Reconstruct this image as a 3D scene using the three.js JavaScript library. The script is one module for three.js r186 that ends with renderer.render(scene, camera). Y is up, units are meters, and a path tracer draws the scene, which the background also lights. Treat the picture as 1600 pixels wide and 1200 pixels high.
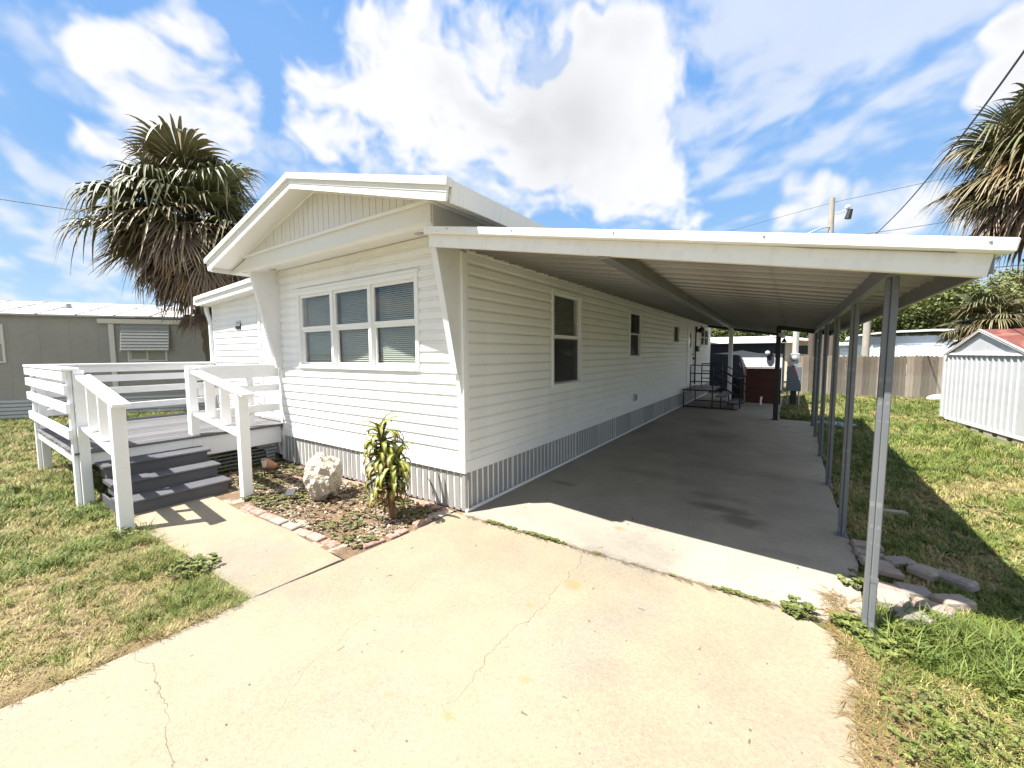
import * as THREE from 'three';
import { mergeGeometries, toCreasedNormals } from 'three/addons/utils/BufferGeometryUtils.js';

// ───────────── camera, sky, sun, exposure ─────────────
const scene = new THREE.Scene();
const V3 = (x, y, z) => new THREE.Vector3(x, y, z);
const camera = new THREE.PerspectiveCamera(86.75, 4 / 3, 0.05, 1200);
camera.rotation.order = 'YXZ';
camera.position.set(2.752, 1.65, 3.132);
camera.rotation.set(-0.07619, 0.60243, -0.00611);
camera.updateMatrixWorld();
const renderer = new THREE.WebGLRenderer({ antialias: true });
renderer.toneMapping = THREE.LinearToneMapping;
const EXPOSURE = 2.65;
renderer.toneMappingExposure = EXPOSURE;
renderer.shadowMap.enabled = true;
renderer.setSize(1024, 768);

// seeded random and noise
let _s = 12345;
const rnd = () => { _s = (_s + 0x6d2b79f5) | 0; let t = Math.imul(_s ^ (_s >>> 15), 1 | _s); t = (t + Math.imul(t ^ (t >>> 7), 61 | t)) ^ t; return ((t ^ (t >>> 14)) >>> 0) / 4294967296; };
const rr = (a, b) => a + (b - a) * rnd();
const TAB = new Float32Array(65536); for (let i = 0; i < 65536; i++) TAB[i] = rnd();
function vn(x, y) { const xi = Math.floor(x), yi = Math.floor(y); let fx = x - xi, fy = y - yi; fx = fx * fx * (3 - 2 * fx); fy = fy * fy * (3 - 2 * fy);
  const a = xi & 255, b = (xi + 1) & 255, c = (yi & 255) << 8, d = ((yi + 1) & 255) << 8;
  const p = TAB[a + c], q = TAB[b + c], r = TAB[a + d], s = TAB[b + d]; return p + (q - p) * fx + (r - p) * fy + (p - q - r + s) * fx * fy; }
function fbm(x, y, o = 4) { let v = 0, a = 0.5, n = 0; for (let i = 0; i < o; i++) { v += a * vn(x, y); n += a; a *= 0.5; x = x * 2.03 + 17.1; y = y * 2.03 + 9.7; } return v / n; }
const ss = (a, b, x) => { const t = Math.min(1, Math.max(0, (x - a) / (b - a))); return t * t * (3 - 2 * t); };
const mix = (a, b, t) => a + (b - a) * t;

// sky: air and clouds, computed by direction
const SKYDIRS = [];
{
  // cloud groups as directions (azimuth and height come from where each cloud stands in the sky)
  const f = 635.03, M = camera.matrixWorld;
  const dir = (px, py) => V3((px - 800) / f, (600 - py) / f, -1).transformDirection(M);
  const blob = (px, py, r, w = 1) => { const d = dir(px, py), e = dir(px + r, py); SKYDIRS.push([d, d.angleTo(e), w]); };
  [[30, 60, 45, .8], [120, 70, 50, 1.1], [215, 90, 75, 1.15], [150, 95, 60, 1.1], [300, 90, 85, 1.15], [360, 150, 70, 1.15], [250, 160, 95, 1.15], [290, 30, 55, 1.1], [385, 140, 45, 1.1], [270, 235, 95, 1.05], [165, 235, 55, .9], [390, 215, 70, .8], [130, 215, 40, .7], [350, 60, 50], [235, 60, 55],
    [560, 40, 80, .62], [610, 110, 110, .7], [500, 190, 85, .62], [560, 240, 100, .66], [650, 200, 110, .72], [470, 130, 60, .5], [700, 60, 120, .8], [820, 60, 140, .85], [930, 70, 140, .9], [1040, 50, 85, .9], [1080, 90, 55], [780, 170, 130, .8], [900, 190, 135, .95], [1000, 180, 100, .95], [960, 270, 90, .95], [840, 280, 95, .8], [1030, 250, 55], [720, 270, 95, .6], [450, 250, 60, .55], [1050, 290, 40], [820, 330, 70, .6], [1000, 325, 65, .6], [1090, 345, 60, .45], [1180, 40, 50, .4],
    [1580, 30, 80], [1560, 120, 70], [1600, 190, 110], [1530, 160, 45], [1640, 90, 120], [1500, 235, 60, .8],
    [1240, 280, 45], [1280, 285, 45], [1330, 300, 60], [1400, 300, 65], [1460, 310, 70], [1230, 330, 50], [1300, 345, 70], [1400, 350, 80], [1520, 350, 90], [1580, 420, 70, .8], [1150, 290, 22, .6]].forEach((a) => blob(...a));
  const W = 2048, H = 1024, data = new Float32Array(W * H * 4), d = V3(0, 0, 0), inFrame = dir(800, 250), base = dir(890, 195), baseR = dir(890, 195).angleTo(dir(985, 195));   // the thick grey base of the big cloud
  const rot = (x, y, o) => { let v = 0, a = .5, n = 0; for (let i = 0; i < o; i++) { v += a * vn(x, y); n += a; a *= .52; const X = x * 1.62 - y * 1.21 + 5.3; y = x * 1.21 + y * 1.62 + 1.7; x = X; } return v / n; };   // turned octaves: no grid shows
  for (let j = 0; j < H; j++) {
    const el = ((j + 0.5) / H - 0.5) * Math.PI, y = Math.sin(el), ce = Math.cos(el);
    for (let i = 0; i < W; i++) {
      const az = ((i + 0.5) / W - 0.5) * 2 * Math.PI; d.set(ce * Math.cos(az), y, ce * Math.sin(az));
      const h = Math.max(0, y), k = Math.pow(1 - h, 3.2);
      let r = mix(0.16, 0.58, k), g = mix(0.42, 0.84, k), b = mix(0.93, 1.02, k);               // air: deep blue overhead, pale at the horizon
      if (y < 0) { r = 0.40; g = 0.39; b = 0.34; }
      if (y > -0.02) {
        // noise on the sphere itself for heaps of cloud, on a flat layer for the thin high veil
        const A = Math.atan2(d.z, d.x), U = A * 5.2, V = el * 6.4, wx = rot(U * .8 + 3, V * .8 + 8, 4) - .5, wy = rot(U * .8 + 31, V * .8 + 2, 4) - .5;
        const n1 = rot(U * 1.1 + wx * 2.6 + 11, V * 1.1 + wy * 2.6 + 5, 7), n2 = rot(U * 4.1 + wx * 3 + 70, V * 4.1 + wy * 3 + 4, 6);
        let T = 1; for (const [bd, br, bw] of SKYDIRS) { const c = bd.dot(d); if (c > 0.7) { const a = Math.acos(Math.min(1, c)) / br; if (a < 2.2) T *= 1 - Math.min(.92, bw * .8) * Math.exp(-a * a * 1.7); } }
        let D = 1 - T; const q = 1 / (h + .2), u = d.x * q, v = d.z * q, out = ss(0.62, 0.35, inFrame.dot(d));
        if (out > 0) D = Math.max(D, out * ss(.44, .66, rot(u * 1.1 + 40, v * 1.1 + 23, 4)));          // the same half-clouded sky goes on all round
        const e = D + (n1 - .5) * 1.5 + (n2 - .5) * .62; let c = ss(.40, .88, e);
        const st = rot(u * 3.4 + v * 4.4 + wx * 2.2, v * 7.2 - u * 4 + wy * 2.6, 6) * .8 + rot(U * 7 + wx * 4, V * 9 + wy * 4, 4) * .2, veil = ss(.40, .75, st + (rot(u * .9 + 7, v * .9, 3) - .5) * .7) * .6 + ss(.3, .8, rot(u * 1.1 + 50, v * 1.1, 3)) * .10;
        const gd = Math.acos(Math.min(1, base.dot(d))) / baseR, body = Math.min(1, ss(.75, 1.4, e) * ss(.42, .66, rot(U * .7 + 5, V * .9 + 60, 4)) * .75 + Math.exp(-gd * gd * 1.3) * ss(.3, .62, n1 * .6 + rot(U * 1.6 + 15, V * 1.6 + 20, 4) * .4 + .12)), lum = 1.03 - body * .24 + (n2 - .5) * .09 + (n1 - .5) * .08;
        c = Math.max(c * .985, veil * (1 - c * .5)) * ss(-.02, .06, y);
        r = mix(r, lum * .975, c); g = mix(g, lum * .985, c); b = mix(b, lum * 1.015, c);
      }
      const o = (j * W + i) * 4; data[o] = r / EXPOSURE; data[o + 1] = g / EXPOSURE; data[o + 2] = b / EXPOSURE; data[o + 3] = 1;
    }
  }
  const t = new THREE.DataTexture(data, W, H, THREE.RGBAFormat, THREE.FloatType);
  t.mapping = THREE.EquirectangularReflectionMapping; t.magFilter = THREE.LinearFilter; t.minFilter = THREE.LinearFilter; t.needsUpdate = true;
  scene.background = t; scene.environment = t;
}
const SUNDIR = V3(-0.315, 1, 0.465).normalize();
const sun = new THREE.DirectionalLight(new THREE.Color().setRGB(1, 0.955, 0.87), 5.0);
sun.position.copy(SUNDIR).multiplyScalar(60); sun.target.position.set(0, 0, -4); sun.position.add(sun.target.position);
sun.castShadow = true; sun.shadow.mapSize.set(4096, 4096); Object.assign(sun.shadow.camera, { left: -30, right: 30, top: 30, bottom: -30, near: 1, far: 160 });
scene.add(sun, sun.target);

// ───────────── materials ─────────────
const lin = (r, g, b) => new THREE.Color().setRGB(r, g, b);
function tex(w, h, fn, srgb = true, rep = 1) {           // fn(u, v) -> [r, g, b] linear or a grey value
  const d = new Uint8Array(w * h * 4), e = (v) => { v = Math.min(1, Math.max(0, v)); return 255 * (srgb ? (v <= 0.0031308 ? v * 12.92 : 1.055 * Math.pow(v, 1 / 2.4) - 0.055) : v); };
  for (let j = 0; j < h; j++) for (let i = 0; i < w; i++) { const c = fn((i + .5) / w, (j + .5) / h), o = (j * w + i) * 4;
    if (c.length) { d[o] = e(c[0]); d[o + 1] = e(c[1]); d[o + 2] = e(c[2]); } else d[o] = d[o + 1] = d[o + 2] = e(c); d[o + 3] = 255; }
  const t = new THREE.DataTexture(d, w, h); t.wrapS = t.wrapT = THREE.RepeatWrapping; t.magFilter = THREE.LinearFilter; t.minFilter = THREE.LinearMipmapLinearFilter; t.generateMipmaps = true;
  if (srgb) t.colorSpace = THREE.SRGBColorSpace; t.repeat.set(rep, rep); t.needsUpdate = true; return t;
}
const tn = (x, y, p, o = 4) => { // tileable fbm on the unit square, p cells
  let v = 0, a = .5, n = 0; for (let k = 0; k < o; k++) { const X = x * p, Y = y * p, xi = Math.floor(X), yi = Math.floor(Y); let fx = X - xi, fy = Y - yi; fx = fx * fx * (3 - 2 * fx); fy = fy * fy * (3 - 2 * fy);
    const h = (i, j) => TAB[((((i % p) + p) % p) * 7 + k * 53 & 255) + (((((j % p) + p) % p) * 13 + k * 29 & 255) << 8)];
    v += a * (h(xi, yi) * (1 - fx) * (1 - fy) + h(xi + 1, yi) * fx * (1 - fy) + h(xi, yi + 1) * (1 - fx) * fy + h(xi + 1, yi + 1) * fx * fy); n += a; a *= .5; p *= 2; } return v / n; };
const std = (c, rough = .7, extra = {}) => new THREE.MeshStandardMaterial({ color: c, roughness: rough, side: THREE.DoubleSide, ...extra });
// weathered paint: faint blotches, specks and streaks of dirt
const paintTex = (r, g, b, amt, dirt = [.45, .42, .36], rep = .5) => tex(512, 512, (u, v) => {
  const n = tn(u, v, 4, 5), s = tn(u, v, 48, 3), k = ss(.58, .8, n) * amt + ss(.66, .8, s) * amt * .8; return [mix(r, dirt[0] * r, k), mix(g, dirt[1] * g, k), mix(b, dirt[2] * b, k)]; }, true, rep);
const bumpFine = tex(256, 256, (u, v) => tn(u, v, 32, 4), false, 2);
const M = {};
M.vinyl = std(0xffffff, .48, { map: paintTex(.83, .82, .79, .12) });
M.trim = std(0xffffff, .42, { map: paintTex(.82, .815, .80, .08) });
M.fascia = std(0xffffff, .40, { map: tex(512, 512, (u, v) => { const n = tn(u, v, 4, 5), s = ss(.55, .8, fbm(u * 60, v * 5, 4)) * .14 + ss(.6, .8, n) * .12; return [mix(.81, .5, s), mix(.80, .46, s), mix(.775, .38, s)]; }, true, .5), bumpMap: tex(128, 128, (u, v) => tn(u, v, 3, 3), false, .5), bumpScale: .006 });
M.wing = std(0xffffff, .6, { map: paintTex(.78, .775, .765, .25, [.62, .64, .66], .55) });
M.rail = std(0xffffff, .5, { map: paintTex(.83, .83, .835, .10, [.6, .6, .62], .9), bumpMap: bumpFine, bumpScale: .0012 });
M.soffit = std(0xffffff, .55, { map: paintTex(.76, .745, .70, .12) });
M.gable = std(0xffffff, .6, { map: paintTex(.72, .70, .655, .3, [.75, .72, .66], .8) });
M.skirt = std(0xffffff, .45, { map: paintTex(.335, .33, .322, .3, [.7, .69, .66], .6), metalness: .15 });
M.deck = std(0xffffff, .72, { map: tex(512, 512, (u, v) => { const n = tn(u, v, 6, 5) * .6 + fbm(u * 90, v * 5, 3) * .4; const k = mix(.075, .15, n); return [k, k * .985, k * 1.05]; }, true, .7), bumpMap: bumpFine, bumpScale: .0015 });
M.step = std(0xffffff, .62, { map: tex(256, 256, (u, v) => { const k = mix(.062, .10, tn(u, v, 6, 5)); return [k, k * 1.0, k * 1.12]; }, true, .8), bumpMap: bumpFine, bumpScale: .001 });
M.pan = std(0xffffff, .42, { map: paintTex(.245, .24, .23, .5, [.72, .68, .62], .4), metalness: .55 });   // pale metal made dark grey: shade under the roof put into the colour
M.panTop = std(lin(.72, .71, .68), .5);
M.post = std(0xffffff, .45, { map: tex(256, 256, (u, v) => { const n = tn(u, v, 5, 5), s = ss(.72, .78, tn(u, v, 14, 4)); return [mix(.13, .16, n) + s * .05, mix(.14, .17, n) + s * .05, mix(.152, .182, n) + s * .05]; }, true, 1.4), metalness: .05 });
M.dark = std(lin(.018, .018, .02), .5);
M.black = std(lin(.02, .02, .022), .38, { metalness: .4 });
M.mesh = new THREE.MeshStandardMaterial({ color: lin(.05, .052, .054), roughness: .8, transparent: true, opacity: .5, side: THREE.DoubleSide });   // charcoal insect mesh
M.glass = new THREE.MeshPhysicalMaterial({ color: 0xffffff, transmission: 1, thickness: 0, roughness: .02, ior: 1.5, specularIntensity: .6, side: THREE.DoubleSide });
M.screen = std(lin(.035, .037, .04), .7);
M.blind = std(lin(.40, .44, .38), .6);
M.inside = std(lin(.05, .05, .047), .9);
M.metal = std(lin(.45, .46, .47), .4, { metalness: .6 });

// ───────────── helpers ─────────────
const taken = {};
const numbered = (n) => { const k = (taken[n] = (taken[n] ?? -1) + 1); return k ? n + '_' + String(k).padStart(3, '0') : n; };
function put(o, parent, name, pos, rot) { o.name = parent === scene ? numbered(name) : name; if (pos) o.position.set(...pos); if (rot) o.rotation.set(...rot); o.castShadow = o.receiveShadow = true; parent.add(o); return o; }
const mesh = (parent, name, geo, mat, pos, rot) => put(new THREE.Mesh(geo, mat), parent, name, pos, rot);
function tag(o, label, category, group) { o.userData.label = label; if (category) o.userData.category = category; if (group) o.userData.group = group; return o; }
const thing = (name, label, category, pos = [0, 0, 0], ry = 0, group) => tag(put(new THREE.Group(), scene, name, pos, [0, ry, 0]), label, category, group);
const one = (name, geo, mat, pos, rot, label, category, group) => tag(mesh(scene, name, geo, mat, pos, rot), label, category, group);
const struct = (name, geo, mat, pos, rot) => { const m = mesh(scene, name, geo, mat, pos, rot); m.userData.kind = 'structure'; return m; };
const part = (parent, name) => put(new THREE.Group(), parent, name);
function uvm(g, s = 1) { // uv in metres from position and normal
  const p = g.attributes.position, n = g.attributes.normal, u = new Float32Array(p.count * 2);
  for (let i = 0; i < p.count; i++) { const ax = Math.abs(n.getX(i)), ay = Math.abs(n.getY(i)), az = Math.abs(n.getZ(i)); let a, b;
    if (ax >= ay && ax >= az) { a = p.getZ(i); b = p.getY(i); } else if (ay >= az) { a = p.getX(i); b = p.getZ(i); } else { a = p.getX(i); b = p.getY(i); }
    u[2 * i] = a * s; u[2 * i + 1] = b * s; } g.setAttribute('uv', new THREE.BufferAttribute(u, 2)); return g; }
function shiftUV(g, a, b) { const u = g.attributes.uv; for (let i = 0; i < u.count; i++) u.setXY(i, u.getX(i) + a, u.getY(i) + b); return g; }
// chamfered box, 44 triangles
function cbox(w, h, d, c = .004) {
  const x = w / 2, y = h / 2, z = d / 2; c = Math.min(c, x * .45, y * .45, z * .45); const pos = [];
  const P = (sx, sy, sz, ax) => [sx * (x - (ax === 0 ? 0 : c)), sy * (y - (ax === 1 ? 0 : c)), sz * (z - (ax === 2 ? 0 : c))];
  const tri = (a, b, cc) => { const n = [(b[1] - a[1]) * (cc[2] - a[2]) - (b[2] - a[2]) * (cc[1] - a[1]), (b[2] - a[2]) * (cc[0] - a[0]) - (b[0] - a[0]) * (cc[2] - a[2]), (b[0] - a[0]) * (cc[1] - a[1]) - (b[1] - a[1]) * (cc[0] - a[0])];
    const m = [a[0] + b[0] + cc[0], a[1] + b[1] + cc[1], a[2] + b[2] + cc[2]]; if (n[0] * m[0] + n[1] * m[1] + n[2] * m[2] < 0) pos.push(...a, ...cc, ...b); else pos.push(...a, ...b, ...cc); };
  const quad = (a, b, e, f) => { tri(a, b, e); tri(a, e, f); };
  for (let ax = 0; ax < 3; ax++) for (const s of [-1, 1]) { const q = []; for (const [i, j] of [[-1, -1], [1, -1], [1, 1], [-1, 1]]) { const v = [0, 0, 0]; v[ax] = s; v[(ax + 1) % 3] = i; v[(ax + 2) % 3] = j; q.push(P(...v, ax)); } quad(...q); }
  for (let ax = 0; ax < 3; ax++) for (const i of [-1, 1]) for (const j of [-1, 1]) { const b = (ax + 1) % 3, cc = (ax + 2) % 3, v1 = [0, 0, 0], v2 = [0, 0, 0]; v1[b] = v2[b] = i; v1[cc] = v2[cc] = j; v1[ax] = -1; v2[ax] = 1; quad(P(...v1, b), P(...v2, b), P(...v2, cc), P(...v1, cc)); }
  for (const i of [-1, 1]) for (const j of [-1, 1]) for (const k of [-1, 1]) tri(P(i, j, k, 0), P(i, j, k, 1), P(i, j, k, 2));
  const g = new THREE.BufferGeometry(); g.setAttribute('position', new THREE.Float32BufferAttribute(pos, 3)); g.computeVertexNormals(); return uvm(g);
}
const bx = (w, h, d) => uvm(new THREE.BoxGeometry(w, h, d));
const at = (g, x, y, z) => g.translate(x, y, z);
const span = (x0, x1, y0, y1, z0, z1, c) => { const g = (c ? cbox(x1 - x0, y1 - y0, z1 - z0, c) : bx(x1 - x0, y1 - y0, z1 - z0)).translate((x0 + x1) / 2, (y0 + y1) / 2, (z0 + z1) / 2); return uvm(g); };
function beam(a, b, w, h, c = .004) { // a box from point a to point b, h measured upwards
  const A = V3(...a), B = V3(...b), L = A.distanceTo(B), g = cbox(w, h, L, c), m = new THREE.Matrix4().lookAt(A, B, V3(0, 1, 0)).setPosition(A.clone().lerp(B, .5)); if (Math.abs(B.y - A.y) > .98 * L) m.lookAt(A, B, V3(0, 0, 1)).setPosition(A.clone().lerp(B, .5)); return g.applyMatrix4(m); }
function tube(pts, r, seg = 6, n) { return new THREE.TubeGeometry(new THREE.CatmullRomCurve3(pts.map((p) => V3(...p))), n || pts.length * 4, r, seg); }
// prism: an outline of [a, b] points in a plane, given thickness along the third axis ('x': a=z,b=y; 'z': a=x,b=y; 'y': a=x,b=-z)
function prism(pts, t0, t1, axis, holes = [], bev = 0) {
  const s = new THREE.Shape(pts.map((p) => new THREE.Vector2(...p))); for (const h of holes) s.holes.push(new THREE.Path(h.map((p) => new THREE.Vector2(...p))));
  const g = new THREE.ExtrudeGeometry(s, { depth: t1 - t0 - 2 * bev, bevelEnabled: bev > 0, bevelSize: bev, bevelThickness: bev, bevelOffset: -bev, bevelSegments: 2, curveSegments: 8 }); g.translate(0, 0, t0 + bev);
  if (axis === 'x') g.applyMatrix4(new THREE.Matrix4().makeBasis(V3(0, 0, 1), V3(0, 1, 0), V3(1, 0, 0)));   // mirrored on purpose: a along z, depth along x
  if (axis === 'y') g.rotateX(-Math.PI / 2);
  g.deleteAttribute('normal'); const q = g.index ? g.toNonIndexed() : g; q.computeVertexNormals();
  if (axis === 'x') { const p = q.attributes.position; for (let i = 0; i < p.count; i += 3) { const x = p.getX(i), y = p.getY(i), z = p.getZ(i); p.setXYZ(i, p.getX(i + 1), p.getY(i + 1), p.getZ(i + 1)); p.setXYZ(i + 1, x, y, z); } q.computeVertexNormals(); }
  return uvm(q);
}

// ───────────── ground ─────────────
// how green the lawn is at a place, 0 bare sand and straw … 1 lush
const green = (x, z) => { const a = fbm(x * .55 + 30, z * .55 + 12, 4), b = fbm(x * 2.3 + 5, z * 2.3 + 71, 4); const c = vn(x * 9 + 3, z * 9 + 5); let g = (a - .5) * 1.0 + (b - .5) * 1.25 + (c - .5) * .5 + .60; if (x > 3) g += .05; if (x < -1 && z < .8) g += .1; if (z < -5 && x > 2) g += .12; return Math.min(1, Math.max(0, g)); };
{
  const X0 = -20, Z0 = -20, S = 32;
  const map = tex(2048, 2048, (u, v) => { const x = X0 + u * S, z = Z0 + (1 - v) * S, g = green(x, z), n = fbm(x * 9, z * 9, 4), f = vn(x * 60, z * 60) * .5 + vn(x * 31, z * 31) * .5;
    const dirt = [mix(.125, .225, n), mix(.095, .165, n), mix(.055, .095, n)], gr = [mix(.05, .105, f), mix(.058, .11, f), mix(.018, .035, f)], k = ss(.32, .75, g + (f - .5) * .5);
    return [mix(dirt[0], gr[0], k), mix(dirt[1], gr[1], k), mix(dirt[2], gr[2], k)]; });
  map.wrapS = map.wrapT = THREE.ClampToEdgeWrapping; map.repeat.set(1 / S, 1 / S); map.offset.set(-X0 / S, -(-Z0 - S) / S);
  map.offset.set(-X0 / S, (Z0 + S) / S);
  // lawn sheet with gentle unevenness; uv = (x, -z) in metres
  const n = 96, g = new THREE.PlaneGeometry(S, S, n, n); g.rotateX(-Math.PI / 2); g.translate(X0 + S / 2, 0, Z0 + S / 2);
  const p = g.attributes.position, uv = g.attributes.uv; for (let i = 0; i < p.count; i++) { p.setY(i, -.035 + (fbm(p.getX(i) * .8, p.getZ(i) * .8, 3) - .5) * .045 - .004); uv.setXY(i, p.getX(i), -p.getZ(i)); } g.computeVertexNormals();
  struct('lawn_ground', g, std(0xffffff, .95, { map, bumpMap: tex(512, 512, (u, v) => tn(u, v, 64, 4), false, .8), bumpScale: .012 }));
  const far = tex(1024, 1024, (u, v) => { const a = tn(u, v, 8, 6), f = tn(u, v, 120, 2), k = ss(.35, .65, a); return [mix(.17, .07, k) * mix(.8, 1.2, f), mix(.14, .08, k) * mix(.8, 1.2, f), mix(.08, .03, k) * mix(.8, 1.2, f)]; }, true, .08);
  const fg = new THREE.PlaneGeometry(900, 900); fg.rotateX(-Math.PI / 2); uvm(fg); struct('ground', fg, std(0xffffff, .95, { map: far }), [0, -.075, 0]);
}
// concrete: colour, aggregate, stains, cracks as they lie on each slab
const segd = (x, y, a, b) => { const dx = b[0] - a[0], dy = b[1] - a[1], t = Math.max(0, Math.min(1, ((x - a[0]) * dx + (y - a[1]) * dy) / (dx * dx + dy * dy))); return Math.hypot(x - a[0] - t * dx, y - a[1] - t * dy); };
const CR1 = [[1.37, .09], [1.43, .3], [1.46, .66], [1.462, .9], [1.455, 1.12], [1.438, 1.34], [1.46, 1.6], [1.489, 1.84]], CR2 = [[-.25, 2.56], [-.19, 2.57], [.0, 2.545], [.188, 2.565], [.427, 2.581], [.594, 2.638], [.771, 2.666], [1.1, 2.74], [1.5, 2.72]], CR3 = [[.55, 1.1], [.62, 1.4], [.60, 1.75], [.72, 2.1], [.9, 2.35]];
const RUST = [[1.471, -.494, .07, .9], [1.532, .611, .085, .8], [1.524, 1.877, .06, .7], [1.396, .976, .035, .5], [1.702, 1.507, .05, .4], [1.2, 1.95, .03, .3], [.9, 1.4, .02, .35]];
const OIL = [[2.217, -1.557, .42, .13, .75], [2.417, -1.299, .22, .16, .7], [.424, -1.385, .16, .06, .55], [2.0, -1.9, .5, .12, .35], [1.2, -2.4, .7, .2, .25], [1.6, -5.6, .6, .5, .35], [2.2, -3.2, .9, .25, .25], [1.3, -7.2, .5, .6, .3], [2.75, -.75, .25, .08, .25]];
function concrete(X0, Z0, SX, SZ, W, H, base, rough) {
  const fn = (u, v, wantBump) => { const x = X0 + u * SX, z = Z0 + (1 - v) * SZ;
    const a = fbm(x * .7 + 3, z * .7 + 1, 4), b = fbm(x * 4 + 9, z * 4, 4), f = vn(x * 230, z * 230) * .55 + vn(x * 520, z * 520) * .45, sp = vn(x * 95 + 7, z * 95);
    const j = (fbm(x * 9, z * 9, 4) - .5) * .11; let cd = 9;
    for (const [L, wd] of [[CR1, 1], [CR2, 1], [CR3, 2.4]]) for (let i = 0; i + 1 < L.length; i++) cd = Math.min(cd, segd(x + j, z + j * .8 + (vn(x * 40, z * 40) - .5) * .014, L[i], L[i + 1]) * wd);
    const crack = z > .07 ? (1 - ss(.0006, .003, cd)) * (.45 + .55 * vn(x * 14, z * 14)) : 0; if (wantBump) return .6 + (f - .5) * .5 * rough + (b - .5) * .2 - crack * .6;
    let k = 1 + (a - .5) * .34 + (b - .5) * .2 + (f - .5) * .3 * rough + (vn(x * 85 + 3, z * 85 + 9) - .5) * .17 * rough; if (sp > .86) k *= 1 - (sp - .86) * 1.6 * rough;
    let c = [base[0] * k, base[1] * k, base[2] * k];
    const jd = Math.min(Math.abs(z - .077), x > -.3 && x < 0 ? Math.abs(x + .2) : 9), gp = Math.min(.75, ss(.46, .66, fbm(x * 1.1 + 60, z * 1.1 + 8, 5)) * .42 + ss(.52, .66, fbm(x * 6 + 2, z * 6 + 8, 4)) * .16 + (1 - ss(.0, .09, jd + (b - .5) * .12)) * .35); c = c.map((q, i) => mix(q, [.225, .205, .18][i] * k * .92, gp));   // greyer worn patches
    for (const [rx, rz, r, s] of RUST) { const d = Math.hypot(x - rx, (z - rz) * 1.25) / r + (b - .5) * .9; const t = (1 - ss(.2, 1.15, d)) * s * .75; if (t > 0) c = [mix(c[0], .27, t), mix(c[1], .17, t), mix(c[2], .05, t)]; }
    for (const [ox, oz, rx, rz, s] of OIL) { const d = Math.hypot((x - ox) / rx, (z - oz) / rz) + (fbm(x * 5 + ox, z * 5, 4) - .5) * 1.3; const t = (1 - ss(.2, 1.25, d)) * s; if (t > 0) c = c.map((q) => q * (1 - t * .62)); }
    const dot = vn(x * 33 + 50, z * 33 + 20); if (dot > .965 && vn(x * 5, z * 5) > .5) c = c.map((q) => q * .45);
    if (crack > 0) c = c.map((q, i) => mix(q, [.05, .04, .03][i], crack * .8));
    return c; };
  const T = [tex(W, H, (u, v) => fn(u, v, 0)), tex(W, H, (u, v) => fn(u, v, 1), false)];
  for (const t of T) { t.wrapS = t.wrapT = THREE.MirroredRepeatWrapping; t.repeat.set(1 / SX, 1 / SZ); t.offset.set(-X0 / SX, (Z0 + SZ) / SZ); }
  return std(0xffffff, .86, { map: T[0], bumpMap: T[1], bumpScale: .004 });
}
const uvXZ = (g) => { const p = g.attributes.position, u = new Float32Array(p.count * 2); for (let i = 0; i < p.count; i++) { u[2 * i] = p.getX(i); u[2 * i + 1] = -p.getZ(i); } g.setAttribute('uv', new THREE.BufferAttribute(u, 2)); return g; };
const slab = (name, pts, y0, y1, mat) => struct(name, uvXZ(prism(pts.map(([x, z]) => [x, -z]), y0, y1, 'y', [], .006)), mat);
const wob = (pts, n = 10, a = .012) => { const o = []; for (let i = 0; i + 1 < pts.length; i++) for (let k = 0; k < n; k++) { const t = k / n, x = mix(pts[i][0], pts[i + 1][0], t), z = mix(pts[i][1], pts[i + 1][1], t); o.push([x + (fbm(x * 9 + i, z * 9, 3) - .5) * a * 2, z + (fbm(x * 9 + 40, z * 9 + i, 3) - .5) * a * 2]); } o.push(pts[pts.length - 1]); return o; };
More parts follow.
